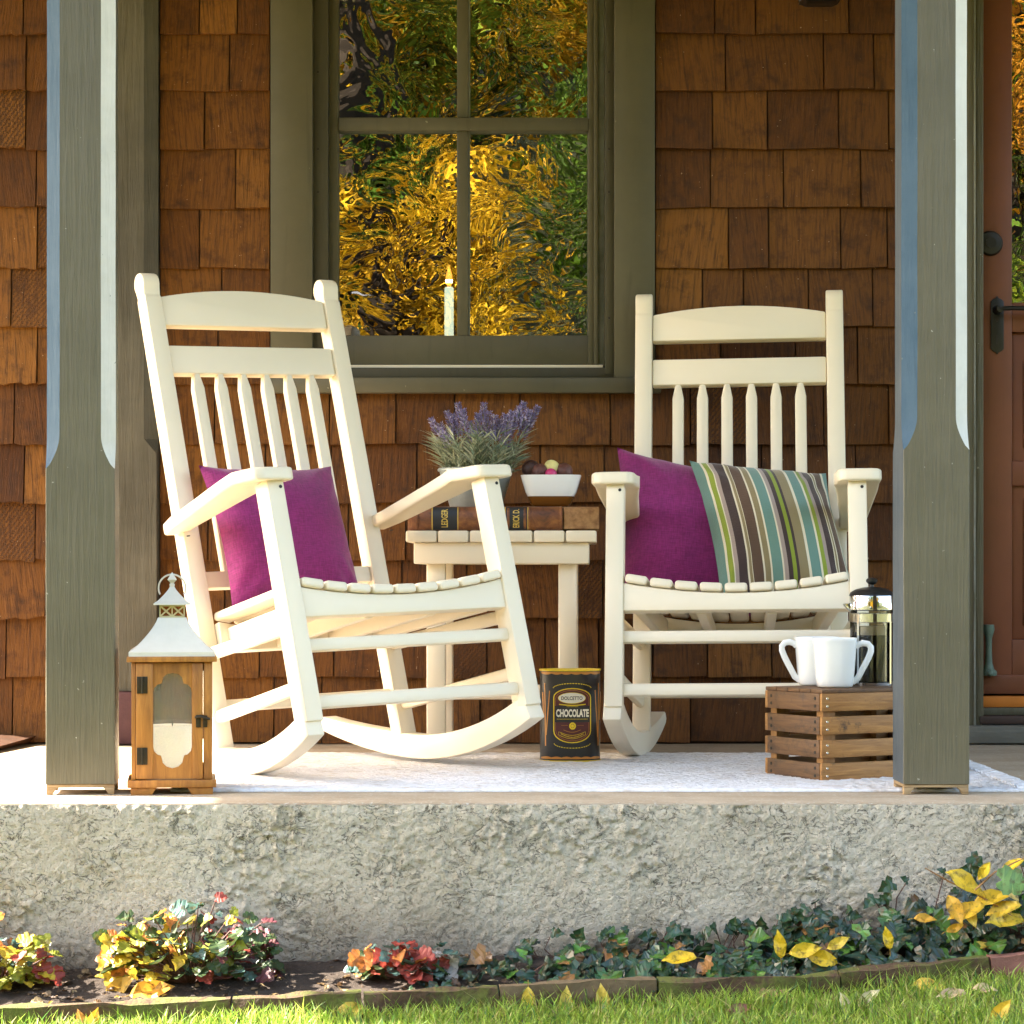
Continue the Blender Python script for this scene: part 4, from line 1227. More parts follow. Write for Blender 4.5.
for p, r, mt_, lb in tr:
    if lb is None: continue
    bm = bmesh.new(); bmesh.ops.create_icosphere(bm, subdivisions=3, radius=r)
    for vv in bm.verts: vv.co *= 1 + 0.07 * noise.noise(vv.co * 90 + Vector(p) * 50)
    mb = MB(); mb.bm(bm)
    o = mb.build('truffle', mt_, None, 80)
    o.location = bc + Vector(p) + Vector((0, 0, 0.009))
    tag(o, lb, 'truffle', 'truffles in the white bowl')

# ------------------------------------------------------------------ lavender in a bucket
pc = at(476, 500, 1.27); pc.z = bz
lav = thing('lavender_pot', 'galvanised bucket of flowering lavender on the ledger', 'potted plant', pc)
mb = MB(); mb.lathe([(0.058, 0), (0.060, 0.002), (0.084, 0.082), (0.0875, 0.083), (0.0885, 0.087), (0.086, 0.090), (0.082, 0.089), (0.076, 0.06), (0.06, 0.06)], 40, cap=True); mb.build('bucket', 'galv', lav)
mb = MB(); mb.lathe([(0.078, 0.066), (0.0, 0.070)], 24, cap=False); mb.build('compost', 'soil', lav)
lf = MB(); lf.cols = []; fw = MB(); fw.cols = []; stx = MB()
rl = random.Random(11)
def blade(mbx, p, d, L, w_, c, curl=0.5, up=Vector((0, 0, 1))):
    d = d.normalized(); side = d.cross(Vector((rl.uniform(-1, 1), rl.uniform(-1, 1), rl.uniform(0.0, 1)))).normalized()
    pts = []
    for k in range(5):
        u = k / 4
        q = p + d * L * u + Vector((d.x, d.y, -0.4)) * curl * L * u * u * 0.5
        ww = w_ * (0.6 + 0.8 * u - 1.35 * u * u) if k < 4 else 0
        pts.append((q, ww))
    vs = []
    for q, ww in pts[:-1]: vs += [q - side * ww, q + side * ww]
    vs.append(pts[-1][0])
    fs = [(0, 1, 3, 2), (2, 3, 5, 4), (4, 5, 7, 6), (6, 7, 8)]
    mbx.add(vs, fs); mbx.cols += [c] * len(vs)
for k in range(64):
    a = rl.uniform(0, 2 * PI); r = 0.07 * math.sqrt(rl.random())
    p0 = Vector((r * math.cos(a), r * math.sin(a), 0.068))
    out = Vector((math.cos(a), math.sin(a), 0)) * (r / 0.07)
    hgt = rl.uniform(0.05, 0.105)
    d = (Vector((0, 0, 1)) + out * rl.uniform(0.35, 0.75)).normalized()
    stx.tube([p0, p0 + d * hgt * 0.5, p0 + d * hgt], [0.0015, 0.0012, 0.0008], 5)
    for j in range(17):
        u = 0.15 + 0.85 * j / 16
        b = rl.uniform(0, 2 * PI)
        q = p0 + d * hgt * u
        dd = (d * rl.uniform(0.7, 1.3) + Vector((math.cos(b), math.sin(b), rl.uniform(-0.1, 0.3))) * 0.9)
        g = rl.uniform(0.75, 1.2)
        if rl.random() < 0.3: c_ = (0.22 * g, 0.29 * g, 0.19 * g)
        elif rl.random() < 0.5: c_ = (0.46 * g, 0.49 * g, 0.32 * g)
        else: c_ = (0.38 * g, 0.42 * g, 0.30 * g)
        blade(lf, q, dd, rl.uniform(0.028, 0.05), rl.uniform(0.0018, 0.0030), c_, 0.6)
heads = [(431, 419, 14), (447, 412, 10), (458, 404, 4), (463, 410, 3), (453, 415, 8), (484, 404, -1), (489, 412, -3), (478, 414, 1), (505, 415, 6), (512, 412, -6), (519, 408, -7), (524, 403, -10), (529, 410, -4), (538, 407, -16), (533, 418, -12),
         (500, 420, 4), (495, 416, 2), (470, 422, 6), (514, 424, -8), (440, 424, 16)]
for hx, hy, ln in heads:
    y_ = 1.27 + rl.uniform(-0.05, 0.06)
    tip = at(hx, hy, y_) - pc
    base = Vector(((tip.x) * 0.35, (y_ - 1.27) * 0.5, 0.07))
    d = (tip - base); L = d.length; d.normalize()
    stx.tube([base, base + d * L * 0.5, tip], [0.0013, 0.0011, 0.0008], 5)
    sp_len = rl.uniform(0.045, 0.062)
    for j in range(13):
        u = j / 12
        q = tip - d * sp_len * (1 - u)
        rr = 0.0105 * (1 - 0.65 * u) * (0.7 if j % 2 else 1.0)
        for b in range(6):
            an = 2 * PI * b / 6 + j * 0.9
            e1 = d.orthogonal().normalized(); e2 = d.cross(e1)
            o_ = (e1 * math.cos(an) + e2 * math.sin(an))
            g = rl.uniform(0.65, 1.45)
            c_ = (0.21 * g, 0.19 * g, 0.38 * g) if rl.random() < 0.7 else (0.46 * g, 0.43 * g, 0.58 * g)
            cpt = q + o_ * rr
            s1 = (d * 0.9 + o_).normalized() * 0.0065; s2 = o_.cross(d).normalized() * 0.0028
            n0 = len(fw.v)
            fw.add([cpt - s1 * 0.4, cpt + s2 + s1 * 0.2, cpt + s1, cpt - s2 + s1 * 0.2, cpt + o_ * 0.0028 + s1 * 0.3], [(0, 1, 4), (1, 2, 4), (2, 3, 4), (3, 0, 4)]); fw.cols += [c_] * 5
lf.build('foliage', 'leaf', lav, None, fix=False); fw.build('flower_spikes', 'leaf', lav, None, fix=False); stx.build('stems', 'stem_green', lav)

# ------------------------------------------------------------------ lantern
LY = 0.165; LS = FPX / (LY + CD)
ln_x = (171.2 - PPX) / LS - 0.0085
lan = thing('candle_lantern', 'wooden candle lantern with whitewashed tin roof standing by the olive post', 'lantern', (ln_x, LY + 0.08, 0), (0, 0, R(7)))
def lz(py): return (795.3 - py) / LS
hb_ = 0.0818; hbody = 0.0745
y0 = -hbody
mb = MB()
mb.box((-hb_, -hb_, lz(788)), (hb_, hb_, lz(780.6)), 0.0012)
for sx in (-1, 1):
    for sy in (-1, 1):
        a = sx * (hb_ - 0.006); b = sx * (hb_ - 0.05)
        pts = [(a, 0.0), (sx * (hb_ - 0.045), 0.0), (b - sx * 0.004, lz(788.1)), (a, lz(788.1))]
        ya, yb = sy * (hb_ - 0.004), sy * (hb_ - 0.03)
        mb.prism(pts, min(ya, yb), max(ya, yb), 'y', 0.001)
mb.build('plinth', 'lantern_wood', lan)
mb = MB()
zlo, zhi = lz(780.5), lz(662.6)
ps = 0.0155
for sx in (-1, 1):
    for sy in (-1, 1):
        xa, xb = sx * hbody, sx * (hbody - (ps if not (sx < 0 and sy < 0) else 0.008)); ya, yb = sy * hbody, sy * (hbody - ps)
        mb.box((min(xa, xb), min(ya, yb), zlo), (max(xa, xb), max(ya, yb), zhi), 0.001)
for sx in (-1, 1):   # side panes' rails
    x_a = sx * (hbody - 0.003); x_b = sx * (hbody - 0.012)
    for z_a, z_b in ((zlo, zlo + 0.022), (zhi - 0.022, zhi)):
        mb.box((min(x_a, x_b), -hbody + ps, z_a), (max(x_a, x_b), hbody - ps, z_b), 0.0008)
for z_a, z_b in ((zlo, zlo + 0.022), (zhi - 0.022, zhi)):
    mb.box((-hbody + ps, hbody - 0.012, z_a), (hbody - ps, hbody - 0.003, z_b), 0.0008)
mb.box((-hb_ - 0.001, -hb_ - 0.001, lz(662.4)), (hb_ + 0.001, hb_ + 0.001, lz(657)), 0.0012)
mb.build('frame', 'lantern_wood', lan)
# door: two stiles and a panel pierced by a lobed opening
door_l, door_r = -hbody + 0.0085, hbody - 0.0175
def lx(px): return (px - 171.2) / LS
mb = MB()
yd0, yd1 = -hbody - 0.001, -hbody + 0.011
mb.box((door_l, yd0 - 0.001, zlo + 0.002), (lx(152.3), yd1, zhi - 0.002), 0.001)
mb.box((lx(191.5), yd0 - 0.001, zlo + 0.002), (door_r, yd1, zhi - 0.002), 0.001)
# pierced panel
zc_top, zc_bot = lz(673.5), lz(769)
cxm = lx(171.8)
half = [(0.0, zc_top), (0.011, zc_top - 0.002), (0.0175, zc_top - 0.008), (0.0195, zc_top - 0.017), (0.0205, zc_top - 0.0195), (0.028, zc_top - 0.0215), (0.034, zc_top - 0.028), (0.0355, zc_top - 0.036), (0.0355, (zc_top + zc_bot) / 2),
        (0.0355, zc_bot + 0.040), (0.034, zc_bot + 0.032), (0.028, zc_bot + 0.0255), (0.0215, zc_bot + 0.0235), (0.0200, zc_bot + 0.019), (0.018, zc_bot + 0.010), (0.011, zc_bot + 0.003), (0.0, zc_bot)]
loop = [(cxm + x, z) for x, z in half] + [(cxm - x, z) for x, z in half[-2:0:-1]]
xa, xb = lx(152.3), lx(191.5)
def outer_pt(p):
    x, z = p; zm = (zc_top + zc_bot) / 2; zt_, zb_ = zhi - 0.002, zlo + 0.002
    dx, dz = x - cxm, z - zm
    k = 1e9
    if dx > 1e-6: k = min(k, (xb - cxm) / dx)
    if dx < -1e-6: k = min(k, (xa - cxm) / dx)
    if dz > 1e-6: k = min(k, (zt_ - zm) / dz)
    if dz < -1e-6: k = min(k, (zb_ - zm) / dz)
    return (cxm + dx * k, zm + dz * k)
loop2 = []
for i, p in enumerate(loop):      # finer, so that the corners of the panel are met
    q = loop[(i + 1) % len(loop)]
    for k in range(4): loop2.append((p[0] + (q[0] - p[0]) * k / 4, p[1] + (q[1] - p[1]) * k / 4))
out = [outer_pt(p) for p in loop2]
# snap the nearest outer point onto each corner
for cxx in (xa, xb):
    for czz in (zlo + 0.002, zhi - 0.002):
        i = min(range(len(out)), key=lambda k: (out[k][0] - cxx) ** 2 + (out[k][1] - czz) ** 2); out[i] = (cxx, czz)
n = len(loop2); ya, yb = yd0 + 0.002, yd1 - 0.002
vs = [(x, ya, z) for x, z in loop2] + [(x, ya, z) for x, z in out] + [(x, yb, z) for x, z in loop2] + [(x, yb, z) for x, z in out]
fs = []
for i in range(n):
    j = (i + 1) % n
    fs += [(i, j, n + j, n + i), (2 * n + i, 3 * n + i, 3 * n + j, 2 * n + j), (i, 2 * n + i, 2 * n + j, j)]
mb.add(vs, fs)
ldoor = mb.build('door', 'lantern_wood', lan)
mb = MB(); mb.box((xa, yd1 - 0.0015, zlo + 0.01), (xb, yd1 - 0.0005, zhi - 0.01)); mb.build('pane', 'dusty_glass', ldoor, None)
for py in (685.3, 756.5):
    mb = MB()
    mb.box((lx(136.5), yd0 - 0.0032, lz(py + 8.5)), (lx(147), yd0 - 0.0012, lz(py - 8.5)), 0.0004)
    mb.tube([(lx(141.7), yd0 - 0.0035, lz(py + 8.5)), (lx(141.7), yd0 - 0.0035, lz(py - 8.5))], 0.0022, 8)
    mb.build('hinge', 'hinge', ldoor)
mb = MB()
mb.box((lx(195), yd0 - 0.004, lz(728)), (lx(200), yd0 - 0.001, lz(715.5)), 0.0006); mb.box((lx(202.3), yd0 - 0.004, lz(728)), (lx(206.5), yd0 - 0.001, lz(716)), 0.0006)
mb.tube([(lx(194), yd0 - 0.007, lz(718)), (lx(200), yd0 - 0.009, lz(716.5)), (lx(206), yd0 - 0.008, lz(719)), (lx(209), yd0 - 0.007, lz(719.5))], [0.0022, 0.003, 0.0028, 0.002], 8)
mb.build('latch', 'hinge', ldoor)
for sx in (-1, 1):
    mb = MB(); x_ = sx * (hbody - 0.0075); mb.box((x_ - 0.0008, -hbody + ps, zlo + 0.02), (x_ + 0.0008, hbody - ps, zhi - 0.02)); mb.build('pane', 'dusty_glass', lan, None)
mb = MB(); mb.box((-hbody + ps, hbody - 0.0083, zlo + 0.02), (hbody - ps, hbody - 0.0067, zhi - 0.02)); mb.build('pane', 'dusty_glass', lan, None)
# tin roof
def sqr(h, z): return [(-h, -h, z), (h, -h, z), (h, h, z), (-h, h, z)]
mb = MB()
rings = [sqr(0.0795, lz(656.9)), sqr(0.0795, lz(652.5)), sqr(0.0765, lz(651.5))]
for k in range(1, 9):
    u = k / 8; h = 0.0265 + (0.0735 - 0.0265) * ((1 - u) ** 1.5 * 0.75 + (1 - u) * 0.25)
    rings.append(sqr(h, lz(651.5) + (lz(618.5) - lz(651.5)) * u))
loft(mb, rings, 0, True, True)
mb.build('tin_roof', 'whitewash', lan, 25)
mb = MB()
zc0, zc1 = lz(618.5), lz(605.5); h = 0.0225
for z_a in (zc0, zc1 - 0.003): 
    for sgn in (-1, 1):
        mb.box((-h, sgn * h - 0.001, z_a), (h, sgn * h + 0.001, z_a + 0.003)); mb.box((sgn * h - 0.001, -h + 0.001, z_a), (sgn * h + 0.001, h - 0.001, z_a + 0.003))
for sgn in (-1, 1):
    for (u0, u1) in ((-h, 0), (0, h)):
        for (za, zb2) in ((zc0 + 0.002, zc1 - 0.002), (zc1 - 0.002, zc0 + 0.002)):
            mb.bar((u0, sgn * h, za), (u1, sgn * h, zb2), 0.0026, 0.0022, 0, up=(0, 1, 0)); mb.bar((sgn * h, u0, za), (sgn * h, u1, zb2), 0.0026, 0.0022, 0, up=(1, 0, 0))
    for u in (-h, 0, h): mb.box((u - 0.001, sgn * h - 0.0013, zc0), (u + 0.001, sgn * h + 0.0013, zc1)); 
mb.build('vent_fretwork', 'creamtin', lan)
mb = MB()
rings = [sqr(0.0345, lz(605.6)), sqr(0.0345, lz(604.2))]
for k in range(1, 7):
    u = k / 6; rings.append(sqr(0.004 + 0.028 * (1 - u) ** 1.25, lz(604) + (lz(587) - lz(604)) * u))
loft(mb, rings, 0, True, True); mb.build('vent_cap', 'whitewash', lan, 25)
mb = MB(); loft(mb, [sqr(0.0045, lz(587)), sqr(0.005, lz(584.5)), sqr(0.003, lz(583.5)), sqr(0.0088, lz(580)), sqr(0.0005, lz(572.6))], 0, True, True); mb.build('finial', 'whitewash', lan, 25)
mb = MB(); mb.tube([(0.0255 * math.cos(a), 0.006, lz(588.5) + 0.0255 * math.sin(a)) for a in [R(-28) + R(236) * k / 28 for k in range(29)]], 0.0017, 8); mb.build('ring_handle', 'whitewash', lan)
cdl = thing('pillar_candle', 'thick white pillar candle inside the wooden lantern', 'candle', (ln_x, LY + 0.08, lz(780.5)))
mb = MB(); mb.lathe([(0.043, 0.0), (0.045, 0.002), (0.045, 0.094), (0.042, 0.098), (0.030, 0.094), (0.0, 0.091)], 40); mb.build('wax', 'wax', cdl, 40)
mb = MB(); mb.tube([(0, 0, 0.090), (0.001, 0, 0.104)], 0.0011, 6); mb.build('wick', 'screw', cdl)

# ------------------------------------------------------------------ tin of wafers
CY = 0.925; CS = FPX / (CY + CD)
tin = thing('chocolate_tin', 'black oval chocolate tin with yellow rims standing on the rug', 'tin', ((570.7 - PPX) / CS, CY + 0.047, 0.004), (0, 0, R(1.5)))
ta, tb, thh = 0.0655, 0.046, 0.2005
def ov(x, off=0.0):
    q = max(0.0, 1 - (abs(x) / (ta + off)) ** 2.4)
    return -(tb + off) * q ** (1 / 2.4)
def oval(k, n, off): 
    a = 2 * PI * k / n; c_, s_ = math.cos(a), math.sin(a)
    r = (abs(c_) ** 2.4 + abs(s_) ** 2.4) ** (-1 / 2.4)
    return ((ta + off) * c_ * r, (tb + off) * s_ * r)
def oring(z, off): return [(*oval(k, 72, off), z) for k in range(72)]
mb = MB(); loft(mb, [oring(0.003, -0.001), oring(0.004, 0), oring(thh - 0.004, 0), oring(thh - 0.003, -0.001)], 0); mb.build('body', 'tin_black', tin, 30)
mb = MB(); loft(mb, [oring(0, 0.0005), oring(0.001, 0.0016), oring(0.003, 0.0016), oring(0.004, 0.0002)], 0); mb.build('rim', 'tin_yellow', tin, 50); mb = MB()
loft(mb, [oring(thh - 0.004, 0.0002), oring(thh - 0.0035, 0.0016), oring(thh - 0.001, 0.0018), oring(thh, 0.0010), oring(thh - 0.0005, -0.003), oring(thh - 0.003, -0.004)], 0, False, True); mb.build('rim', 'tin_yellow', tin, 50)
PXT = 1 / CS     # metres per pixel on the tin
def tp(u, v): return ((u - 372) / 9.31 * PXT, (952 - v) / 9.31 * PXT)   # pixel of the enlarged print -> metres on the tin
def decal(mbx, pts2, fs, off, mi):
    mbx.add([(x, ov(x, off) , z) for x, z in pts2], fs, mi)
def band(mbx, poly, wid, off, mi, closed=True):
    n = len(poly); vs = []; fs = []
    for i, p in enumerate(poly):
        a = Vector(poly[(i - 1) % n] if closed or i > 0 else poly[i]); b = Vector(poly[(i + 1) % n] if closed or i < n - 1 else poly[i])
        d = (b - a).normalized(); nn = Vector((-d.y, d.x)) * wid / 2
        vs += [(p[0] + nn.x, p[1] + nn.y), (p[0] - nn.x, p[1] - nn.y)]
    for i in range(n if closed else n - 1):
        j = (i + 1) % n; fs.append((2 * i, 2 * i + 1, 2 * j + 1, 2 * j))
    decal(mbx, vs, fs, off, mi)
def fan(mbx, poly, off, mi):
    """filled outline, cut in horizontal strips so that it bends round the tin"""
    xs = [p[0] for p in poly]; x0, x1 = min(xs), max(xs); n = 24
    def span(x):
        zz = []
        for i in range(len(poly)):
            a, b = poly[i], poly[(i + 1) % len(poly)]
            if (a[0] - x) * (b[0] - x) <= 0 and abs(a[0] - b[0]) > 1e-9:
                zz.append(a[1] + (b[1] - a[1]) * (x - a[0]) / (b[0] - a[0]))
        return (min(zz), max(zz)) if len(zz) > 1 else (poly[0][1], poly[0][1])
    vs = []
    for k in range(n + 1):
        x = x0 + (x1 - x0) * (0.001 + 0.998 * k / n); lo, hi = span(x); vs += [(x, lo), (x, hi)]
    decal(mbx, vs, [(2 * k, 2 * k + 2, 2 * k + 3, 2 * k + 1) for k in range(n)], off, mi)
mb = MB()   # print: mats 0 yellow 1 orange 2 maroon 3 white 4 black
sh_ = []
for k in range(13): a = PI * k / 12; sh_.append(tp(382 + 172 * math.cos(a) , 345 - 82 * math.sin(a)))
for k in range(13): a = PI * k / 12; sh_.append(tp(382 - 172 * math.cos(a), 660 + 108 * math.sin(a)))
fan(mb, sh_, 0.0004, 2); band(mb, sh_, 0.0022, 0.0008, 0)
inr = [(p[0] * 0.90 + tp(382, 500)[0] * 0.10, (p[1] - tp(382, 510)[1]) * 0.93 + tp(382, 510)[1]) for p in sh_]
band(mb, inr, 0.0006, 0.0009, 1)
fan(mb, [tp(222, 425), tp(545, 425), tp(545, 578), tp(222, 578)], 0.0011, 4)
el_ = [tp(378 + 128 * math.cos(2 * PI * k / 28), 352 - 50 * math.sin(2 * PI * k / 28)) for k in range(28)]
fan(mb, el_, 0.0014, 3); band(mb, el_, 0.0010, 0.0017, 0)
band(mb, [tp(258 + 250 * k / 16, 410 + 10 * math.sin(PI * k / 16)) for k in range(17)], 0.0022, 0.0015, 0, False)
def put_text(txt, u, v, wpx, hpx, off, mi, bold=0.0):
    tv, tf = text_mesh(txt, 1.0, 1.0, bold)
    ex = max(p[0] for p in tv) - min(p[0] for p in tv); ez = max(p[1] for p in tv) - min(p[1] for p in tv)
    cx_ = (max(p[0] for p in tv) + min(p[0] for p in tv)) / 2; cz_ = (max(p[1] for p in tv) + min(p[1] for p in tv)) / 2
    o_ = tp(u, v); kx = wpx / 9.31 * PXT / ex; kz = hpx / 9.31 * PXT / ez
    decal(mb, [(o_[0] + (p[0] - cx_) * kx, o_[1] + (p[1] - cz_) * kz) for p in tv], tf, off, mi)
put_text('DOLCETTO', 378, 353, 198, 34, 0.0021, 4, 0.02)
put_text('CHOCOLATE', 384, 492, 306, 74, 0.0017, 3, 0.045)
def dashes(f, n, wid, mi, duty=0.7):
    """print too small to read: a dotted line"""
    for k in range(n):
        a, b = k / n, (k + duty) / n
        band(mb, [f(a), f((a + b) / 2), f(b)], wid, 0.0018, mi, False)
dashes(lambda u: tp(238 + 290 * u, 548), 22, 0.0011, 0)
dashes(lambda u: tp(330 + 110 * u, 432), 9, 0.0009, 0)
dashes(lambda u: tp(282 + 60 * u, 606), 6, 0.0008, 1); dashes(lambda u: tp(430 + 60 * u, 606), 6, 0.0008, 1)
dashes(lambda u: tp(382 - 178 * math.cos(PI * (0.02 + 0.96 * u)), 262 - 46 * math.sin(PI * (0.02 + 0.96 * u))), 20, 0.0016, 0)
dashes(lambda u: tp(382 - 170 * math.cos(PI * (0.02 + 0.96 * u)), 772 + 46 * math.sin(PI * (0.02 + 0.96 * u))), 18, 0.0016, 0)
disc = [tp(384 + 32 * math.cos(2 * PI * k / 20), 612 - 34 * math.sin(2 * PI * k / 20)) for k in range(20)]
fan(mb, disc, 0.0013, 0)
d2 = [tp(384 + 16 * math.cos(2 * PI * k / 16), 612 - 18 * math.sin(2 * PI * k / 16)) for k in range(16)]; band(mb, d2, 0.0007, 0.0016, 2)
band(mb, [tp(300 + 160 * k / 12, 648 + 22 * math.sin(PI * k / 12)) for k in range(13)], 0.0009, 0.0013, 1, False)
rb_ = [tp(255 + 250 * k / 14, 665 + 34 * math.sin(PI * k / 14)) for k in range(15)] + [tp(505 - 250 * k / 14, 695 + 36 * math.sin(PI * k / 14)) for k in range(15)]
band(mb, rb_, 0.0008, 0.0013, 0); dashes(lambda u: tp(275 + 215 * u, 684 + 33 * math.sin(PI * u)), 16, 0.0015, 0)
# scalloped orange borders and the wafer sticks at the sides
for vv, sg in ((118, 1), (912, -1)):
    pts = [tp(98 + 550 * k / 60, vv) for k in range(61)]
    top_ = [(p[0], p[1] + 0.0020) for p in pts]; bot_ = [(p[0], p[1] - 0.0016 - 0.0022 * abs(math.sin(PI * k / 10))) for k, p in enumerate(pts)]
    if sg < 0: top_, bot_ = [(p[0], p[1] + 0.0012 + 0.0022 * abs(math.sin(PI * k / 10))) for k, p in enumerate(pts)], [(p[0], p[1] - 0.0020) for p in pts]
    decal(mb, [q for ab in zip(top_, bot_) for q in ab], [(2 * k, 2 * k + 1, 2 * k + 3, 2 * k + 2) for k in range(60)], 0.0006, 1)
for (u0, v0, u1, v1) in ((128, 215, 136, 800), (172, 285, 140, 700), (110, 300, 118, 520), (632, 215, 628, 800), (598, 280, 624, 720), (655, 300, 642, 560)):
    band(mb, [tp(u0 + (u1 - u0) * k / 8, v0 + (v1 - v0) * k / 8) for k in range(9)], 0.0022, 0.0009, 1, False)
mb.build('print', ['tin_yellow', 'tin_orange', 'tin_maroon', 'tin_white', 'tin_black'], tin, None, fix=False)

# ------------------------------------------------------------------ rug
mb = MB()
RX0_, RX1_, RY0_, RY1_ = -0.60, 1.005, 0.225, 1.20
nx, ny = 320, 200
vs = []
def rug_z(x, y):
    row = abs(math.sin(y * PI / 0.0125 + 0.6 * noise.noise(Vector((x * 6, y * 30, 0)))))
    return 0.0028 + 0.0042 * row + 0.0016 * noise.noise(Vector((x * 60, y * 90, 1))) + 0.0025 * max(0, noise.noise(Vector((x * 3, y * 4, 7))))
for j in range(ny + 1):
    for i in range(nx + 1):
        x = RX0_ + (RX1_ - RX0_) * i / nx; y = RY0_ + (RY1_ - RY0_) * j / ny
        ex = 0.006 * noise.noise(Vector((0, y * 18, 3))) if i in (0, nx) else 0
        vs.append((x + ex, y + 0.004 * noise.noise(Vector((x * 4, 0, 0))) * (1 if j in (0, 1, ny) else 1), rug_z(x, y)))
fs = [(j * (nx + 1) + i, j * (nx + 1) + i + 1, (j + 1) * (nx + 1) + i + 1, (j + 1) * (nx + 1) + i) for j in range(ny) for i in range(nx)]
b0 = len(vs)
for i in range(nx + 1): vs.append((vs[i][0], vs[i][1] + 0.001, 0.0005))
fs += [(b0 + i, b0 + i + 1, i + 1, i) for i in range(nx)]
for j in range(ny + 1): vs.append((vs[j * (nx + 1) + nx][0], vs[j * (nx + 1) + nx][1], 0.0005))
fs += [(b0 + nx + 1 + j, j * (nx + 1) + nx, (j + 1) * (nx + 1) + nx, b0 + nx + 2 + j) for j in range(ny)]
mb.add(vs, fs)
rug = mb.build('woven_rug', 'rug', None, 80)
tag(rug, 'white woven cotton rug under the rocking chairs', 'rug')
mb = MB()
for k in range(46):
    y = RY0_ + 0.01 + (RY1_ - RY0_ - 0.02) * k / 45
    a = rl.uniform(-0.02, 0.02)
    mb.tube([(RX1_ - 0.012, y, 0.006), (RX1_ + 0.012, y + a * 0.4, 0.008), (RX1_ + rl.uniform(0.022, 0.04), y + a, 0.004)], [0.006, 0.0075, 0.003], 7)
mb.build('fringe', 'rug', rug, 60)

# ------------------------------------------------------------------ crate, mugs, coffee press
CA = R(29.6)
crate = thing('wooden_crate', 'stained slatted wooden crate holding the mugs', 'crate', (0.649, 0.420, 0.004), (0, 0, CA))
cl_, cw_, chh = 0.30, 0.189, 0.1715
tk = 0.008
slz = [(0.0, 0.0350), (0.0455, 0.0800), (0.0910, 0.1260), (0.1365, chh)]
for z0, z1 in slz:
    mb = MB(); mb.box((0, 0, z0), (cl_, tk, z1), 0.0014)
    for xx in (0.013, cl_ - 0.013):
        for zz in (z0 + 0.010, z1 - 0.010):
            n0 = len(mb.v); mb.lathe([(0.0028, 0), (0.0024, 0.0008), (0, 0.001)], 10, 1)
            for k in range(n0, len(mb.v)): p = mb.v[k]; mb.v[k] = (xx + p[0], -0.0002 - p[2], zz + p[1])
    mb.build('front_slat', ['crate_wood', 'chrome'], crate)
    mb = MB(); mb.box((0, cw_ - tk, z0), (cl_, cw_, z1), 0.0014); mb.build('back_slat', 'crate_wood', crate)
    for x0 in (0.0, cl_ - tk):
        mb = MB(); mb.box((x0 - 0.0005, tk + 0.0008, z0), (x0 + tk, cw_ - tk - 0.0008, z1), 0.0014)
        if x0 == 0:
            for yy in (0.022, cw_ - 0.022):
                for zz in (z0 + 0.010, z1 - 0.010):
                    n0 = len(mb.v); mb.lathe([(0.0034, 0), (0.003, 0.0008), (0, 0.001)], 10, 1)
                    for k in range(n0, len(mb.v)): p = mb.v[k]; mb.v[k] = (-0.0007 - p[2], yy + p[0], zz + p[1])
        mb.build('end_slat', ['crate_wood_side', 'screw'], crate)
for x0 in (tk + 0.0005, cl_ - tk - 0.0305):
    for y0_ in (tk + 0.0005, cw_ - tk - 0.0205):
        mb = MB(); mb.box((x0, y0_, 0.001), (x0 + 0.03, y0_ + 0.02, chh - 0.009)); mb.build('corner_post', 'crate_post', crate)
for k in range(5):
    a = 0.0005 + k * (cw_ / 5)
    mb = MB(); mb.box((0.001, a + 0.0008, chh + 0.0003), (cl_ - 0.001, a + cw_ / 5 - 0.0008, chh + 0.0075), 0.0012); mb.build('top_slat', 'crate_wood_side', crate)
ctop = 0.004 + chh + 0.0078
def on_crate(x, y): return Vector((x, y, ctop))

def make_mug(label):
    t = thing('mug', label, 'mug', group='white mugs on the crate')
    def rg_(h, z, p, tw=0.0):
        out = []
        for k in range(48):
            a = 2 * PI * k / 48 + tw; c_, s_ = math.cos(a), math.sin(a)
            r = (abs(c_) ** p + abs(s_) ** p) ** (-1 / p)
            out.append((h * r * c_, h * r * s_, z))
        return out
    mb = MB()
    H = 0.099
    rings = [rg_(0.030, 0, 2.2), rg_(0.0345, 0.0015, 2.3), rg_(0.0362, 0.005, 2.4)]
    for k in range(1, 12):
        u = k / 12; rings.append(rg_(0.0362 + 0.0075 * u ** 0.8, 0.005 + (H - 0.005) * u, 2.4 + 0.3 * u))
    rings += [rg_(0.0447, H - 0.001, 2.7), rg_(0.0440, H, 2.7), rg_(0.0418, H - 0.0012, 2.7), rg_(0.037, 0.03, 2.5), rg_(0.034, 0.006, 2.3)]
    loft(mb, rings, 0, True, True); mb.build('cup', 'ceramic', t, 60)
    mb = MB()
    pts = [(0.041, 0.080), (0.047, 0.086), (0.056, 0.0885), (0.066, 0.087), (0.0715, 0.080), (0.0715, 0.072), (0.067, 0.060), (0.060, 0.046), (0.052, 0.031), (0.045, 0.018), (0.0345, 0.010)]
    mb.tube([(x, 0, z) for x, z in pts], [0.0045] * len(pts), 12, 0, True, 1.4); mb.build('handle', 'ceramic', t, 60)
    return t
mug = make_mug('white mug in front, its handle turned toward the coffee press')
mug.location = on_crate(0.690, 0.535); mug.rotation_euler = (0, 0, R(-4))
mug2 = copy_tree(mug); mug2['label'] = 'white mug half hidden behind the other, handle turned away from the press'
mug2.location = on_crate(0.666, 0.630); mug2.rotation_euler = (0, 0, R(184))

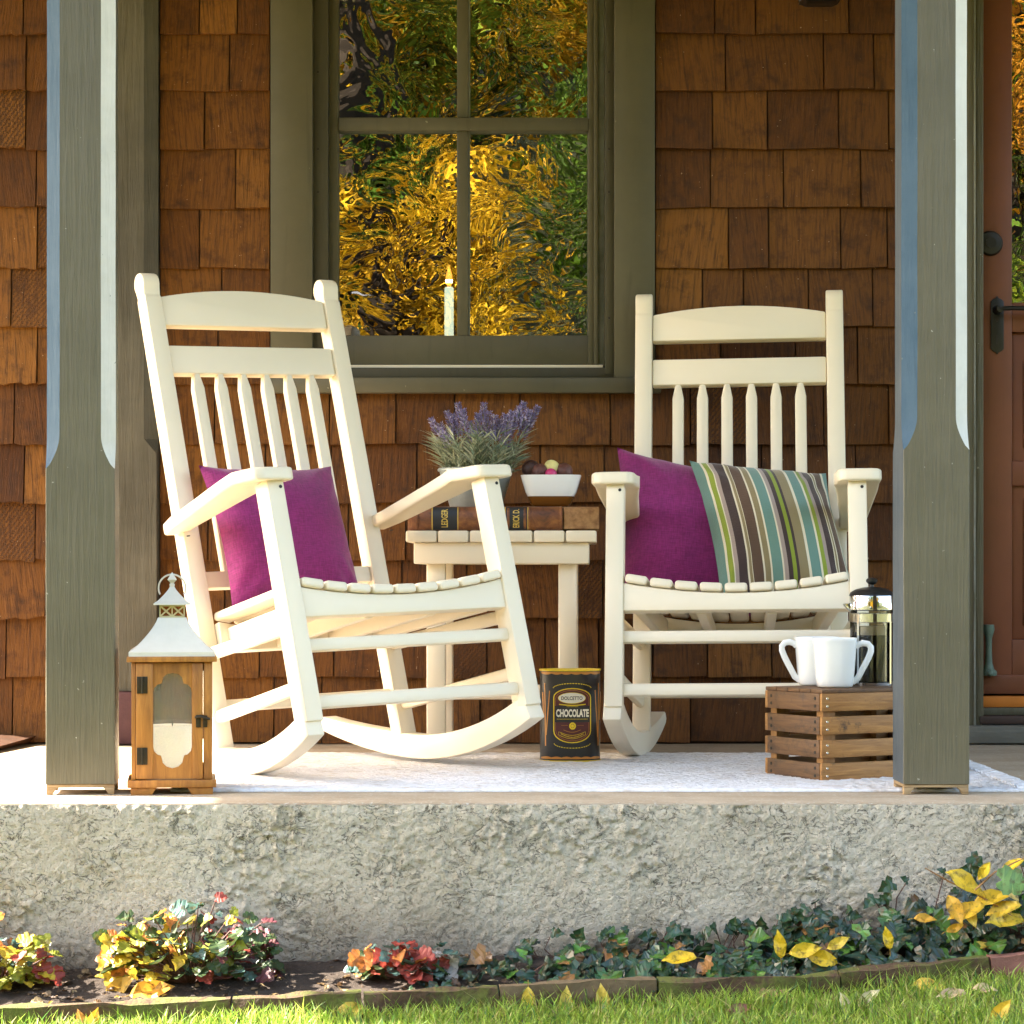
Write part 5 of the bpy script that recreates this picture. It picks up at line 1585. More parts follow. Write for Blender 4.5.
pp = on_crate(0.783, 0.660)
press = thing('coffee_press', 'glass and steel coffee press of black coffee on the crate', 'coffee press', pp)
mb = MB(); mb.lathe([(0.044, 0.004), (0.0445, 0.006), (0.0445, 0.156), (0.0437, 0.156), (0.0437, 0.008)], 40, cap=False); mb.build('beaker', 'clear', press, 40)
mb = MB(); mb.lathe([(0.0432, 0.0065), (0.0432, 0.102), (0.0, 0.102)], 40); mb.build('coffee', 'coffee', press, 50)
mb = MB(); mb.lathe([(0.0431, 0.1022), (0.0431, 0.120), (0.0, 0.120)], 40); mb.build('froth', 'froth', press, 50)
mb = MB()
mb.lathe([(0.0465, 0.0), (0.0468, 0.005), (0.0452, 0.0055)], 40, cap=True)
mb.lathe([(0.0452, 0.128), (0.0462, 0.129), (0.0462, 0.146), (0.0452, 0.147)], 40, cap=False)
for k in range(4):
    a = PI / 4 + PI / 2 * k
    mb.bar((0.0462 * math.cos(a), 0.0462 * math.sin(a), 0.003), (0.0462 * math.cos(a), 0.0462 * math.sin(a), 0.130), 0.005, 0.0016, 0, up=(math.cos(a), math.sin(a), 0))
mb.build('steel_frame', 'chrome', press, 40)
mb = MB(); mb.lathe([(0.045, 0.152), (0.0478, 0.154), (0.0478, 0.163), (0.0465, 0.168), (0.0465, 0.182), (0.043, 0.188), (0.033, 0.194), (0.018, 0.198), (0.006, 0.199)], 40); mb.build('lid', 'chrome', press, 40)
mb = MB(); mb.lathe([(0.0468, 0.1825), (0.0435, 0.1892), (0.0332, 0.1955), (0.018, 0.1996), (0.0045, 0.201), (0.0042, 0.205), (0.0075, 0.2065), (0.0115, 0.211), (0.0118, 0.215), (0.008, 0.2185), (0, 0.219)], 40); mb.build('lid_cap', 'black_plastic', press, 40)
mb = MB(); mb.prism([(-0.060, 0.166), (-0.046, 0.150), (-0.040, 0.150), (-0.040, 0.168)], -0.012, 0.012, 'y', 0.003); mb.build('spout', 'chrome', press, 40)
mb = MB(); mb.tube([(0.046, 0, 0.138), (0.066, 0, 0.140), (0.080, 0, 0.128), (0.082, 0, 0.09), (0.078, 0, 0.05), (0.070, 0, 0.03)], [0.007, 0.008, 0.009, 0.009, 0.008, 0.006], 12); mb.build('handle', 'black_plastic', press, 60)

# ------------------------------------------------------------------ ground
def G(x): return -0.336 + 0.030 * max(-2.5, min(2.5, x)) + 0.07 * max(0, min(2.0, x) - 0.62)          # lawn level, rising a little to the right
def edge_y(x):                                                     # line of the edging stones
    return -0.205 + 0.030 * x + 0.028 * math.sin(x * 1.6 - 0.4)
def hill(x, y):
    t = max(0, -y - 5.0)
    return 0.42 * t if t < 24 else 0.42 * 24 + 0.02 * (t - 24)
def axis(lo, hi, fine_lo, fine_hi, df, dc):
    out = []; x = lo
    while x < hi:
        out.append(x); x += df if fine_lo <= x < fine_hi else min(dc, max(df, 0.25 * min(abs(x - fine_lo), abs(x - fine_hi)) + df))
    out.append(hi); return out
xs = axis(-220, 220, -2.5, 2.5, 0.06, 12); ys = axis(-220, -0.012, -1.4, 1, 0.04, 12)
mb = MB(); vs = []
for y in ys:
    for x in xs:
        z = G(x) + 0.008 * noise.noise(Vector((x * 3, y * 3, 0)))
        if y < -5: z = G(x) + hill(x, y) * (1 + 0.12 * noise.noise(Vector((x * 0.15, y * 0.15, 0)))) + 0.25 * noise.noise(Vector((x * 0.5, y * 0.5, 4))) * min(1, (-y - 5) / 4)
        if y > edge_y(x): z -= 0.03
        vs.append((x, y, z))
nxx = len(xs)
fs = [(j * nxx + i, j * nxx + i + 1, (j + 1) * nxx + i + 1, (j + 1) * nxx + i) for j in range(len(ys) - 1) for i in range(nxx - 1)]
mb.add(vs, fs)
mb.mi = [1 if mb.v[f[0]][1] < -5.2 else 0 for f in mb.f]
gr = mb.build('ground', ['turf', 'bank'], None, 80); tag(gr, kind='structure')
# behind and under the house
mb = MB(); mb.add([(-220, -0.012, -0.45), (220, -0.012, -0.45), (220, 300, -0.45), (-220, 300, -0.45)], [(0, 1, 2, 3)]); o = mb.build('ground', 'turf', None, None); tag(o, kind='structure')

# soil bed between base and edging
mb = MB(); vs = []; nx, ny = 240, 26
def soil_z(x, y):
    t = (y - edge_y(x)) / (0.0 - edge_y(x))
    return G(x) + 0.010 + 0.055 * max(0, t) + 0.006 * noise.noise(Vector((x * 22, y * 22, 2))) + 0.004 * noise.noise(Vector((x * 60, y * 60, 5)))
for j in range(ny + 1):
    for i in range(nx + 1):
        x = -2.2 + 4.4 * i / nx; e = edge_y(x) + 0.012; y = e + (0.01 - e) * j / ny
        vs.append((x, y, soil_z(x, y)))
mb.add(vs, [(j * (nx + 1) + i, j * (nx + 1) + i + 1, (j + 1) * (nx + 1) + i + 1, (j + 1) * (nx + 1) + i) for j in range(ny) for i in range(nx)])
o = mb.build('soil', 'soil', None, 80); tag(o, kind='structure')

# edging stones
ed_x = [-1.75, -1.30, -0.86, -0.435, -0.215, 0.015, 0.285, 0.60, 0.86, 1.12, 1.5]
ed_m = ['edging', 'edging', 'edging', 'edging', 'edging', 'edging_pale', 'edging', 'edging', 'edging_red', 'edging']
ed_l = ['mossy edging stone outside the view', 'mossy edging stone beyond the shrub at the bed end', 'low mossy edging stone half sunk in sunny grass below the tall coral bells', 'short mossy edging stone right of the tall coral bells',
        'edging stone in front of the low red coral bells', 'pale topped edging stone beside the low red coral bells', 'long mossy edging stone in front of the first ivy', 'mossy edging stone in front of the thick ivy with yellow leaves',
        'reddish edging brick at the far end of the ivy', 'mossy edging stone past the reddish brick']
for k in range(len(ed_x) - 1):
    xa, xb = ed_x[k], ed_x[k + 1]
    if k in (0, 9): continue
    pa = Vector((xa + 0.002, edge_y(xa), G(xa) + 0.013)); pb = Vector((xb - 0.002, edge_y(xb), G(xb) + 0.013))
    bm = bmesh.new(); L = (pb - pa).length
    bmesh.ops.create_cube(bm, size=1); bmesh.ops.scale(bm, vec=(L, 0.03, 0.065), verts=bm.verts[:])
    bmesh.ops.subdivide_edges(bm, edges=bm.edges[:], cuts=9, use_grid_fill=True)
    for vv in bm.verts:
        vv.co += Vector((0, 1, 0)) * 0.007 * noise.noise(vv.co * 34 + Vector((k, 0, 0))) + Vector((0, 0, 1)) * 0.007 * noise.noise(Vector((vv.co.x * 16, vv.co.y * 40, k)))
    mb = MB(); mb.bm(bm)
    o = mb.build('edging_stone', ed_m[k], None, 50)
    o.location = (pa + pb) / 2 + Vector((0, 0, rl.uniform(-0.005, 0.005) + (0.006 if k == 5 else 0)))
    o.rotation_euler = (0, -math.atan2(pb.z - pa.z, L) + rl.uniform(-0.008, 0.008), math.atan2(pb.y - pa.y, pb.x - pa.x))
    tag(o, ed_l[k], 'edging stone', 'edging stones along the flower bed')

# grass
rgss = random.Random(21)
vs = []; fs = []; cs = []
def grass_patch(n, xa, xb, ya, yb, hs):
    for _ in range(n):
        x = rgss.uniform(xa, xb); y = rgss.uniform(ya, yb)
        if y > edge_y(x) - 0.004: continue
        h = rgss.uniform(0.5, 1.15) * hs * (0.8 + 0.7 * max(0, noise.noise(Vector((x * 5, y * 8, 3))) + 0.2))
        if y > edge_y(x) - 0.05: h *= rgss.uniform(0.8, 1.25)
        z = G(x) - 0.002; a = rgss.uniform(0, 2 * PI); w_ = rgss.uniform(0.0011, 0.0019)
        le = rgss.uniform(0.1, 0.9) * h; b = rgss.uniform(0, 2 * PI)
        dx, dy = math.cos(b) * le, math.sin(b) * le; sx, sy = math.cos(a) * w_, math.sin(a) * w_
        n0 = len(vs)
        vs.extend([(x - sx, y - sy, z), (x + sx, y + sy, z), (x + dx * 0.35 - sx * 0.8, y + dy * 0.35 - sy * 0.8, z + h * 0.55), (x + dx * 0.35 + sx * 0.8, y + dy * 0.35 + sy * 0.8, z + h * 0.55), (x + dx, y + dy, z + h * 0.92)])
        fs.extend([(n0, n0 + 1, n0 + 3, n0 + 2), (n0 + 2, n0 + 3, n0 + 4)])
        g = rgss.uniform(0.7, 1.35); r = rgss.random()
        c = (0.19 * g, 0.31 * g, 0.036 * g) if r < 0.5 else ((0.32 * g, 0.42 * g, 0.065 * g) if r < 0.82 else ((0.34 * g, 0.32 * g, 0.11 * g) if r < 0.92 else (0.08 * g, 0.19 * g, 0.04 * g)))
        cs.extend([c] * 5)
grass_patch(34000, -1.25, 1.35, -0.75, -0.10, 0.038)
grass_patch(9000, -2.6, 2.6, -1.8, -0.10, 0.045)
grass_patch(9000, -4, 4, -4.3, -1.2, 0.05)
mb = MB(); mb.add(vs, fs); mb.cols = cs
o = mb.build('grass', 'grass', None, None, fix=False); tag(o, 'green lawn grass in front of the edging stones', 'grass', kind='stuff')

# ------------------------------------------------------------------ leaves and plants
def leaf_shape(kind):
    """outline of half a leaf, (along, across), stem at 0, tip at 1"""
    if kind == 'ivy': return [(0.0, 0.02), (-0.16, 0.22), (0.02, 0.50), (0.16, 0.42), (0.28, 0.30), (0.42, 0.42), (0.52, 0.36), (0.72, 0.16), (1.0, 0.0)]
    if kind == 'bell': return [(0.0, 0.02), (-0.20, 0.16), (-0.18, 0.36), (-0.02, 0.44), (0.06, 0.58), (0.24, 0.56), (0.34, 0.44), (0.42, 0.56), (0.62, 0.48), (0.70, 0.28), (0.86, 0.24), (1.0, 0.0)]
    return [(0.0, 0.0), (0.10, 0.10), (0.28, 0.20), (0.5, 0.235), (0.72, 0.17), (0.9, 0.06), (1.0, 0.0)]
def add_leaf(mbx, kind, pos, dirv, nrm, size, col, cup=0.25, curl=0.2, rnd=random):
    d = Vector(dirv).normalized(); nn = Vector(nrm); nn = (nn - d * nn.dot(d)).normalized(); s = d.cross(nn)
    sh = leaf_shape(kind); n = len(sh)
    def P(a, b):
        z = cup * abs(b) - curl * a * a + 0.05 * math.sin(a * 9 + b * 7)
        return Vector(pos) + (d * a + s * b + nn * z) * size
    a0 = max(0, sh[0][0])
    vs = [P(max(0.0, a), 0) for a, b in sh] + [P(a, b) for a, b in sh] + [P(a, -b) for a, b in sh]
    fs = []
    for i in range(n - 1):
        fs.append((i, i + 1, n + i + 1, n + i)); fs.append((i, 2 * n + i, 2 * n + i + 1, i + 1))
    # colour slightly different along the midrib
    mid = tuple(min(1, c * 1.35 + 0.01) for c in col)
    mbx.add(vs, fs); mbx.cols += [mid] * n + [col] * (2 * n)

rp = random.Random(5)
def coral_bells(label, cx, cy, rad, hgt, palette, n, seed):
    r_ = random.Random(seed)
    t = thing('coral_bells', label, 'plant', (cx, cy, soil_z(cx, cy)), group='coral bells in the flower bed')
    lv = MB(); lv.cols = []; sm = MB()
    for k in range(n):
        a = r_.uniform(0, 2 * PI); u = math.sqrt(r_.random()); hh = hgt * r_.uniform(0.06, 1.0) ** 0.85 * (1 - 0.35 * u * u) * (0.8 + 0.4 * noise.noise(Vector((a * 1.3, u * 2, seed))))
        p = Vector((rad * u * math.cos(a), 0.55 * rad * u * math.sin(a), hh))
        if k % 3 == 0: sm.tube([(p.x * 0.15, p.y * 0.15, 0.0), (p.x * 0.6, p.y * 0.6, hh * 0.65), p], [0.0016, 0.0013, 0.001], 5)
        out = Vector((math.cos(a), math.sin(a), 0))
        d = (out * r_.uniform(0.5, 1.2) + Vector((r_.uniform(-.5, .5), r_.uniform(-.6, .2), r_.uniform(-0.7, 0.5))))
        nn = Vector((r_.uniform(-0.5, 0.5), r_.uniform(-0.9, 0.1), r_.uniform(0.3, 1.0)))
        sx = p.x / rad * 0.5 + 0.5 + r_.uniform(-0.18, 0.18)
        pal = palette[max(0, min(len(palette) - 1, int(sx * len(palette))))]
        c = r_.choice(pal); g = r_.uniform(0.75, 1.25)
        add_leaf(lv, 'bell' if r_.random() < 0.8 else 'ivy', p, d, nn, r_.uniform(0.013, 0.032), tuple(min(0.9, q * g) for q in c), 0.22, r_.uniform(0.0, 0.4), r_)
    lv.build('foliage', 'leaf', t, None, fix=False); sm.build('stems', 'stem', t)
    return t
OR_, YE, YG, RD, BU, BG, DG = (0.46, 0.17, 0.04), (0.44, 0.31, 0.025), (0.20, 0.22, 0.02), (0.30, 0.05, 0.035), (0.10, 0.025, 0.035), (0.065, 0.13, 0.11), (0.035, 0.065, 0.018)
coral_bells('tall sunlit coral bells with orange, yellow and burgundy leaves', on_z(192, 975, -0.30).x, -0.085, 0.150, 0.165, [[OR_, YE, YE, YG, DG], [OR_, YE, YG, DG, YG], [YG, YE, BG, DG, DG], [BU, RD, BG, DG, YG, DG], [BU, BG, DG, DG, BU]], 300, 3)
coral_bells('low coral bells with coral red leaves beside the first ivy', on_z(405, 968, -0.29).x, -0.095, 0.085, 0.075, [[BG, OR_, DG], [RD, OR_, RD, BG], [RD, RD, OR_, BG], [BG, DG, BG, (0.35, 0.33, 0.30)]], 130, 9)
coral_bells('yellow green coral bells cut by the edge of the photo', on_z(2, 975, -0.30).x, -0.085, 0.10, 0.125, [[YG, YE, DG], [OR_, YE, YG], [YG, YE, BG], [YE, YG, RD]], 150, 14)

# ivy: ground cover thickening to the right
iv = MB(); iv.cols = []; ist = MB()
ri = random.Random(8)
def ivy_top(x):      # height of the ivy against the wall
    t = (x + 0.10) / 1.05
    return 0.026 + 0.030 * max(0, t) + 0.080 * max(0, t - 0.62) / 0.38 + 0.022 * noise.noise(Vector((x * 6, 1, 1))) + 0.018 * noise.noise(Vector((x * 15, 4, 1)))
count = 0
while count < 1050:
    x = ri.uniform(-0.16, 1.5)
    dens = min(1, max(0.18, (x + 0.2) / 0.5))
    if ri.random() > dens: continue
    v_ = ri.random()
    y = edge_y(x) + 0.02 + (-0.018 - edge_y(x) - 0.02) * v_
    top = ivy_top(x) * (0.45 + 0.65 * v_)
    z = soil_z(x, y) + top * ri.uniform(0.05, 1.0) ** 0.8
    d = Vector((ri.uniform(-1, 1), ri.uniform(-1, 0.1), ri.uniform(-0.9, 0.2))); nn = Vector((ri.uniform(-0.7, 0.4), ri.uniform(-1.0, -0.1), ri.uniform(0.25, 1)))
    g = ri.uniform(0.7, 2.1); r = ri.random()
    c = (0.010 * g, 0.028 * g, 0.017 * g) if r < 0.5 else ((0.016 * g, 0.046 * g, 0.015 * g) if r < 0.76 else ((0.040 * g, 0.10 * g, 0.014 * g) if r < 0.89 else ((0.035 * g, 0.060 * g, 0.055 * g) if r < 0.95 else (0.13 * g, 0.065 * g, 0.02 * g))))
    add_leaf(iv, 'ivy', (x, min(y, -0.02), z), d, nn, ri.uniform(0.015, 0.046), c, 0.12, ri.uniform(0.0, 0.35), ri)
    if ri.random() < 0.12:
        ist.tube([(x, y, z), (x + ri.uniform(-0.03, 0.03), y + 0.01, z - 0.02), (x + ri.uniform(-0.05, 0.05), y + 0.015, soil_z(x, y))], 0.0011, 5)
    count += 1
for k in range(70):     # single sprays on the stucco
    x = ri.uniform(0.05, 1.4); z = soil_z(x, -0.02) + ivy_top(x) * ri.uniform(0.95, 1.35)
    add_leaf(iv, 'ivy', (x, -0.024, z), Vector((ri.uniform(-1, 1), -0.3, ri.uniform(-0.8, 0.5))), Vector((ri.uniform(-0.4, 0.4), -1, ri.uniform(0.2, 0.9))), ri.uniform(0.016, 0.032), (0.018, 0.05, 0.02), 0.1, 0.2, ri)
    ist.tube([(x, -0.02, z), (x + ri.uniform(-0.02, 0.02), -0.02, z - 0.03), (x + ri.uniform(-0.04, 0.04), -0.018, z - 0.08)], 0.0011, 5)
ivy = iv.build('ivy', 'ivy', None, None, fix=False); tag(ivy, 'dark glossy ivy filling the bed against the stucco', 'ivy', kind='stuff')
o = ist.build('ivy_stems', 'stem', ivy)

# fallen leaves, each its own
fallen = [  # px, py, level above ground, length px, heading deg, tilt, colour, label
    (60, 967, 'soil', 50, 2, 0.25, (0.62, 0.40, 0.03), 'yellow fallen leaf lying flat on the soil near the stucco'),
    (128, 968, 'soil', 42, 170, 0.5, (0.66, 0.36, 0.06), 'curled golden leaf under the tall coral bells'),
    (150, 990, 'soil', 44, 25, 0.7, (0.62, 0.30, 0.03), 'orange leaf leaning on the edging below the tall coral bells'),
    (118, 988, 'soil', 38, 60, 0.6, (0.55, 0.33, 0.05), 'tan leaf against the edging below the tall coral bells'),
    (40, 985, 'soil', 30, 200, 0.3, (0.35, 0.20, 0.08), 'brown curled leaf beside the edge of the bed'),
    (318, 966, 'soil', 34, 195, 0.5, (0.16, 0.085, 0.05), 'dark brown leaf on the soil between the coral bells'),
    (345, 966, 'soil', 14, 80, 0.9, (0.66, 0.45, 0.03), 'small bright yellow leaf beside the brown one'),
    (562, 978, 'lawn', 30, 85, 1.35, (0.60, 0.47, 0.09), 'spotted yellow leaf standing against the pale edging stone'),
    (598, 982, 'lawn', 32, 95, 1.30, (0.60, 0.45, 0.08), 'spotted yellow leaf standing right of another, against the mossy stone'),
    (528, 1000, 'lawn', 30, 270, 1.2, (0.58, 0.42, 0.05), 'narrow yellow leaf upright before the pale edging stone'),
    (680, 957, 'ivy', 34, 172, 0.4, (0.68, 0.44, 0.02), 'narrow golden leaf lying on the low ivy'),
    (780, 945, 'ivy', 28, 95, 0.9, (0.68, 0.46, 0.02), 'upright golden leaf at the middle of the ivy'),
    (805, 950, 'ivy', 32, 20, 0.8, (0.68, 0.47, 0.03), 'broad golden leaf drooping over the ivy and edging'),
    (822, 958, 'ivy', 34, 155, 0.9, (0.66, 0.44, 0.02), 'golden leaf drooping lowest over the edging'),
    (838, 943, 'ivy', 24, 40, 0.8, (0.62, 0.45, 0.05), 'pale golden leaf just above the lowest drooping one'),
    (888, 938, 'ivy', 24, 100, 1.2, (0.70, 0.48, 0.02), 'bright yellow leaf standing upright in thick ivy'),
    (925, 918, 'ivy', 22, 10, 0.5, (0.55, 0.30, 0.03), 'small orange leaf in thick ivy under the yellow spray'),
    (955, 928, 'ivy', 18, 30, 0.9, (0.60, 0.34, 0.03), 'tiny orange leaf low in thick ivy'),
    (980, 945, 'ivy', 20, 170, 0.4, (0.60, 0.42, 0.06), 'small tan leaf at the foot of the thick ivy'),
    (95, 1018, 'lawn', 26, 70, 1.2, (0.62, 0.35, 0.03), 'orange yellow leaf upright in the sunny grass'),
    (82, 1020, 'lawn', 24, 110, 1.2, (0.50, 0.22, 0.05), 'rusty leaf upright in the sunny grass beside a yellow one'),
    (355, 1005, 'lawn', 34, 10, 0.5, (0.50, 0.36, 0.05), 'curled ochre leaf lying in the shaded grass by the edging'),
    (770, 990, 'lawn', 34, 195, 0.3, (0.30, 0.17, 0.08), 'brown twig-like leaf on the grass below the ivy'),
    (845, 1003, 'lawn', 22, 100, 0.6, (0.60, 0.55, 0.34), 'pale cream leaf in the shaded grass'),
    (868, 998, 'lawn', 26, 60, 0.6, (0.58, 0.52, 0.32), 'cream leaf upright in the shaded grass'),
    (930, 985, 'lawn', 36, 0, 0.3, (0.62, 0.42, 0.05), 'yellow leaf lying along the grass below the thick ivy'),
    (952, 993, 'lawn', 30, 185, 0.3, (0.48, 0.36, 0.22), 'tan leaf flat on the grass below the yellow one'),
    (985, 988, 'lawn', 24, 20, 0.4, (0.50, 0.38, 0.22), 'beige leaf on the grass before the reddish brick'),
    (1000, 1012, 'lawn', 30, 60, 0.8, (0.62, 0.40, 0.03), 'yellow leaf at the corner of the lawn'),
    (740, 1008, 'lawn', 28, 215, 0.3, (0.20, 0.09, 0.06), 'dark red brown leaf in the shaded grass'),
]
for px, py, lev, lpx, head, tilt, col, lab_ in fallen:
    if lev == 'lawn':
        p = on_z(px, py, G((px - PPX) * 4.2 / FPX) + 0.018); p.y = min(p.y, edge_y(p.x) - 0.024)
    elif lev == 'soil':
        p = on_z(px, py, G((px - PPX) * 4.3 / FPX) + 0.045)
    else:
        yy = edge_y((px - PPX) * 4.3 / FPX) + 0.035; p = at(px, py, yy)
    L = lpx * (p.y + CD) / FPX * 1.05
    a = R(head)
    mb = MB(); mb.cols = []
    fr = math.sin(tilt)
    d = Vector((math.cos(a), -0.25, math.sin(a) * fr if tilt > 0.45 else 0.08)); nn = Vector((0.1, -fr - 0.25, 1.05 - fr))
    add_leaf(mb, 'ovate', (-d.normalized() * L * 0.5), d, nn, L * (1.0 if tilt < 1 else 0.95), col, 0.35, 0.25)
    mb.tube([-d.normalized() * L * 0.5, -d.normalized() * L * 0.62, -d.normalized() * L * 0.75 - Vector((0, 0, 0.002))], 0.0009, 5); mb.cols += [(0.3, 0.2, 0.05)] * (len(mb.v) - len(mb.cols))
    o = mb.build('fallen_leaf', 'leaf', None, None, fix=False); o.location = p
    tag(o, lab_, 'fallen leaf', 'fallen autumn leaves')

# crumbled litter on the soil, too small and many to count
mb = MB(); mb.cols = []
rt = random.Random(77)
for k in range(900):
    x = rt.uniform(-1.5, 1.4); e = edge_y(x) + 0.02; y = rt.uniform(e, -0.012)
    a = rt.uniform(0, 2 * PI); g = rt.uniform(0.5, 1.4)
    c = rt.choice([(0.11 * g, 0.062 * g, 0.032 * g), (0.20 * g, 0.13 * g, 0.065 * g), (0.06 * g, 0.035 * g, 0.02 * g), (0.34 * g, 0.25 * g, 0.13 * g), (0.40 * g, 0.25 * g, 0.04 * g) if rt.random() < 0.4 else (0.08 * g, 0.05 * g, 0.03 * g)])
    add_leaf(mb, rt.choice(['ovate', 'bell', 'ovate']), (x, y, soil_z(x, y) + rt.uniform(0.001, 0.006)), (math.cos(a), math.sin(a), rt.uniform(-0.3, 0.5)), (rt.uniform(-0.5, 0.5), rt.uniform(-0.7, 0.3), 1), rt.uniform(0.006, 0.020), c, 0.4, 0.4, rt)
o = mb.build('leaf_litter', 'leaf', None, None, fix=False); tag(o, 'brown crumbled leaf litter on the dark soil of the bed', 'leaf litter', kind='stuff')

# spray of big yellow leaves on a twig over the ivy
pS = at(1012, 938, -0.10)
spray = thing('yellow_leaf_spray', 'fallen twig of large yellow leaves across the thick ivy', 'leaf spray', pS)
mb = MB()
tw = [at(px, py, -0.115) - pS for px, py in ((1022, 924), (1000, 908), (975, 893), (950, 882), (925, 868))]
tw2 = [at(px, py, -0.13) - pS for px, py in ((975, 890), (995, 872), (1024, 858))]
mb.tube(tw, [0.0024, 0.0022, 0.002, 0.0017, 0.0012], 6); mb.tube(tw2, [0.0018, 0.0015, 0.001], 6); mb.build('twig', M['suede'], spray)
sl = [((945, 872), (988, 893), (0.66, 0.46, 0.03)), ((974, 902), (1010, 892), (0.66, 0.45, 0.03)), ((990, 862), (978, 880), (0.66, 0.47, 0.03)), ((1024, 860), (1000, 870), (0.68, 0.46, 0.03)), ((985, 905), (950, 915), (0.64, 0.40, 0.03)),
      ((948, 895), (962, 922), (0.58, 0.33, 0.03)), ((1022, 905), (985, 912), (0.62, 0.44, 0.05)), ((1000, 882), (1022, 900), (0.60, 0.46, 0.16)), ((966, 905), (975, 925), (0.62, 0.44, 0.06)), ((1024, 920), (990, 918), (0.64, 0.46, 0.04))]
mb = MB(); mb.cols = []
for (p0, p1, c) in sl:
    a = at(p0[0], p0[1], -0.125 + rp.uniform(-0.02, 0.02)) - pS; b = at(p1[0], p1[1], -0.135 + rp.uniform(-0.02, 0.02)) - pS
    add_leaf(mb, 'ovate', a, b - a, Vector((rp.uniform(-0.3, 0.3), -0.7, 0.7)), (b - a).length * 1.05, c, 0.3, 0.2)
a = at(1002, 880, -0.16) - pS; b = at(1032, 885, -0.165) - pS
add_leaf(mb, 'bell', a, b - a, Vector((0, -0.8, 0.6)), (b - a).length * 1.0, (0.13, 0.24, 0.07), 0.1, 0.1)
mb.build('leaves', 'leaf', spray, None, fix=False)

# ------------------------------------------------------------------ garden opposite: what the old panes mirror
def tree(name, label, cat, x, y, h, spread, z_low, palette, n, seed, leaf=0.16):
    r_ = random.Random(seed)
    z0 = (G(x) + hill(x, y) if y < 0 else -0.45) - 0.1
    t = thing(name, label, cat, (x, y, z0), group='trees and shrubs opposite the house')
    tb_ = MB()
    tb_.tube([(0, 0, 0), (0.05, 0, h * 0.3), (-0.05, 0.05, h * 0.6), (0, 0, h * 0.92)], [0.05 * h ** 0.7, 0.04 * h ** 0.7, 0.025 * h ** 0.7, 0.01], 8)
    clumps = []
    for k in range(16):
        a = r_.uniform(0, 2 * PI); zz = r_.uniform(z_low, 1.0) * h
        rr = spread * math.sqrt(max(0.05, 1 - ((zz / h - (z_low + 1) / 2) / ((1 - z_low) / 2 + 0.15)) ** 2)) * r_.uniform(0.3, 0.9)
        cpt = Vector((rr * math.cos(a), rr * math.sin(a), zz)); clumps.append((cpt, spread * r_.uniform(0.25, 0.5), r_.choice(palette)))
        zb_ = max(0.15 * h, zz - rr * 0.9)
        tb_.tube([(0, 0, zb_), cpt * 0.5 + Vector((0, 0, zb_ * 0.5)), cpt], [0.05, 0.035, 0.012], 6)
    tb_.build('trunk', 'bark', t)
    cr = MB(); cr.cols = []
    for k in range(n):
        c0, rad, pal = clumps[k % len(clumps)]
        q = Vector((r_.gauss(0, 1), r_.gauss(0, 1), r_.gauss(0, 0.8))) * rad * 0.55 + c0
        d = Vector((r_.uniform(-1, 1), r_.uniform(-1, 1), r_.uniform(-1, 0.4))).normalized(); s = d.orthogonal().normalized()
        s = (s * math.cos(k) + d.cross(s) * math.sin(k)) ; L = leaf * r_.uniform(0.6, 1.3); g = r_.uniform(0.6, 1.4)
        c = tuple(min(0.8, v * g) for v in pal)
        cr.add([q, q + d * L * 0.5 + s * L * 0.28, q + d * L, q + d * L * 0.5 - s * L * 0.28], [(0, 1, 2, 3)]); cr.cols += [c] * 4
    cr.build('crown', 'treeleaf', t, None, fix=False)
GA, GB, GC, YA, YB_, OA = (0.018, 0.045, 0.004), (0.050, 0.105, 0.007), (0.15, 0.20, 0.010), (0.40, 0.215, 0.006), (0.46, 0.27, 0.007), (0.40, 0.165, 0.007)
tree('yellow_shrub', 'low golden shrub at the foot of the bank opposite', 'shrub', -0.7, -8.6, 2.0, 1.3, 0.15, [YA, YB_, OA, YB_, GB, GA, GA], 4200, 1, 0.11)
tree('yellow_shrub', 'golden shrub beside the first, further along the bank', 'shrub', 1.3, -9.0, 2.1, 1.3, 0.15, [YA, YB_, OA, GB, GA, GA], 4200, 2, 0.11)
tree('green_shrub', 'green shrub on the bank facing the front door', 'shrub', 3.8, -9.4, 3.4, 1.7, 0.1, [GB, GC, OA], 4200, 3, 0.13)
tree('maple_tree', 'golden maple behind the shrubs opposite the window', 'tree', -1.4, -12.0, 3.4, 1.8, 0.2, [YA, GC, GB, GA, GB], 7000, 4, 0.14)
tree('maple_tree', 'yellow green maple opposite the right chair', 'tree', 1.2, -13.0, 3.6, 1.9, 0.2, [YA, GC, GB, GA, GA], 7000, 5, 0.14)
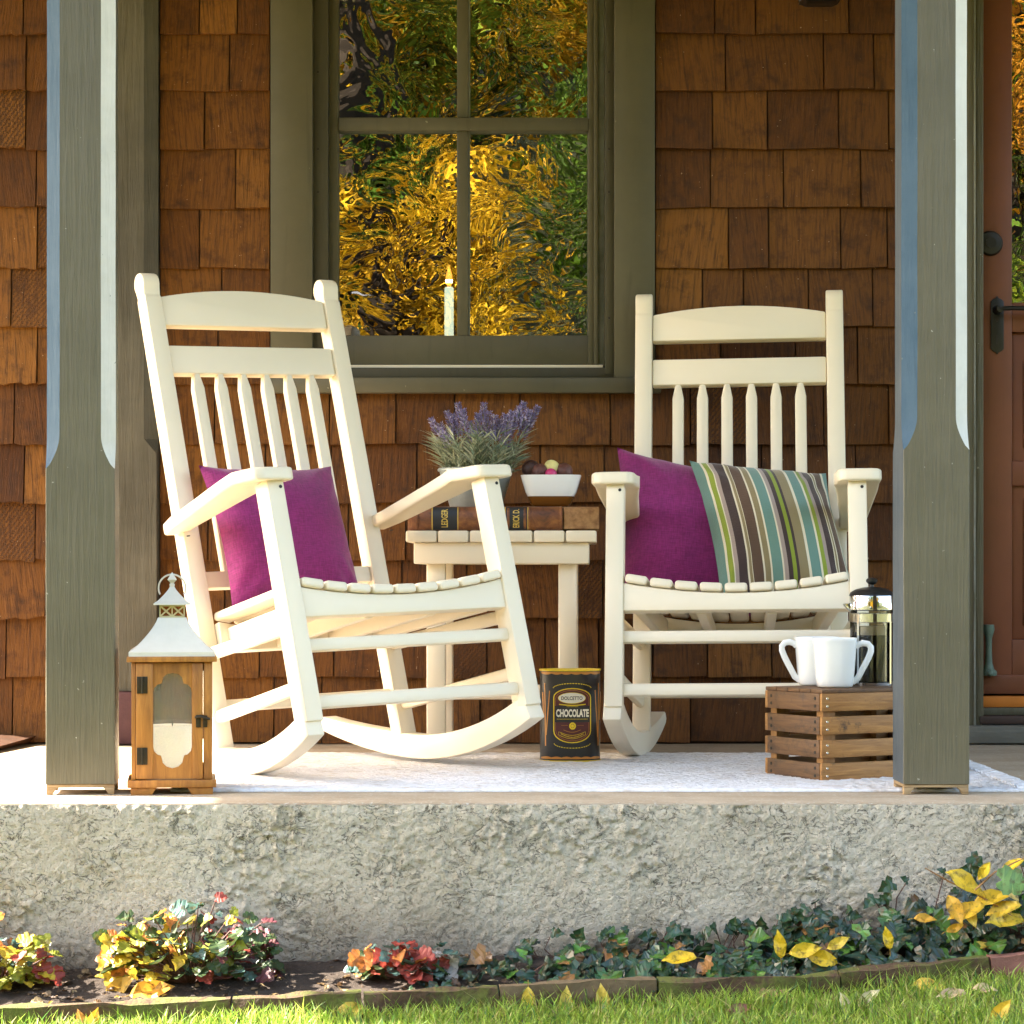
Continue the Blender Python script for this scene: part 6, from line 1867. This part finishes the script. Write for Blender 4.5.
tree('green_tree', 'dark green tree at the top of the bank', 'tree', -0.2, -17.5, 5.5, 3.2, 0.05, [GA, GB, GC], 7000, 6, 0.2)
tree('green_tree', 'tall green tree facing the front door', 'tree', 4.6, -14.5, 5.0, 2.6, 0.05, [GB, GC, GA, YA], 7000, 7, 0.2)
tree('green_tree', 'tall green tree on the far left of the bank', 'tree', -5.6, -15.0, 5.0, 2.6, 0.05, [GB, GC, YA], 6000, 8, 0.2)
tree('bare_tree', 'dark trunked tree close behind the golden shrubs', 'tree', -1.05, -9.8, 7.5, 2.2, 0.45, [GA, GA, GB, GC], 3500, 12, 0.15)
tree('green_tree', 'dense green tree at the far end of the bank by the path', 'tree', 6.8, -12.0, 4.6, 2.2, 0.05, [GA, GB, GC, OA], 7000, 11, 0.16)
tree('green_tree', 'broad green tree behind the golden maple', 'tree', -3.4, -19.0, 5.5, 3.2, 0.05, [GA, GB, GC], 6000, 9, 0.22)
tree('green_tree', 'broad green tree behind the yellow green maple', 'tree', 3.0, -19.5, 5.5, 3.2, 0.05, [GA, GB, GC], 6000, 10, 0.22)
tree('side_tree', 'green tree beyond the open end of the porch', 'tree', -9.0, 9.0, 4.8, 2.4, 0.05, [GB, GC, YA], 5000, 21, 0.2)
tree('side_tree', 'golden tree beyond the open end of the porch', 'tree', -6.2, 13.0, 5.0, 2.6, 0.05, [YA, GC, GB], 5000, 22, 0.2)
tree('side_tree', 'dark green tree farthest beyond the open end of the porch', 'tree', -12.5, 14.0, 6.0, 3.2, 0.05, [GA, GB, GB], 5000, 23, 0.24)
bm = bmesh.new(); bmesh.ops.create_icosphere(bm, subdivisions=4, radius=0.75)
for vv in bm.verts: vv.co = Vector((vv.co.x * 1.3, vv.co.y * 0.8, vv.co.z * 0.6)) * (1 + 0.25 * noise.noise(vv.co * 2.2))
mb = MB(); mb.bm(bm); o = mb.build('boulder', 'rock', None, 60); o.location = (-1.25, -7.6, G(0) + hill(0, -7.6) + 0.55); tag(o, 'grey boulder on the bank opposite the window', 'boulder')
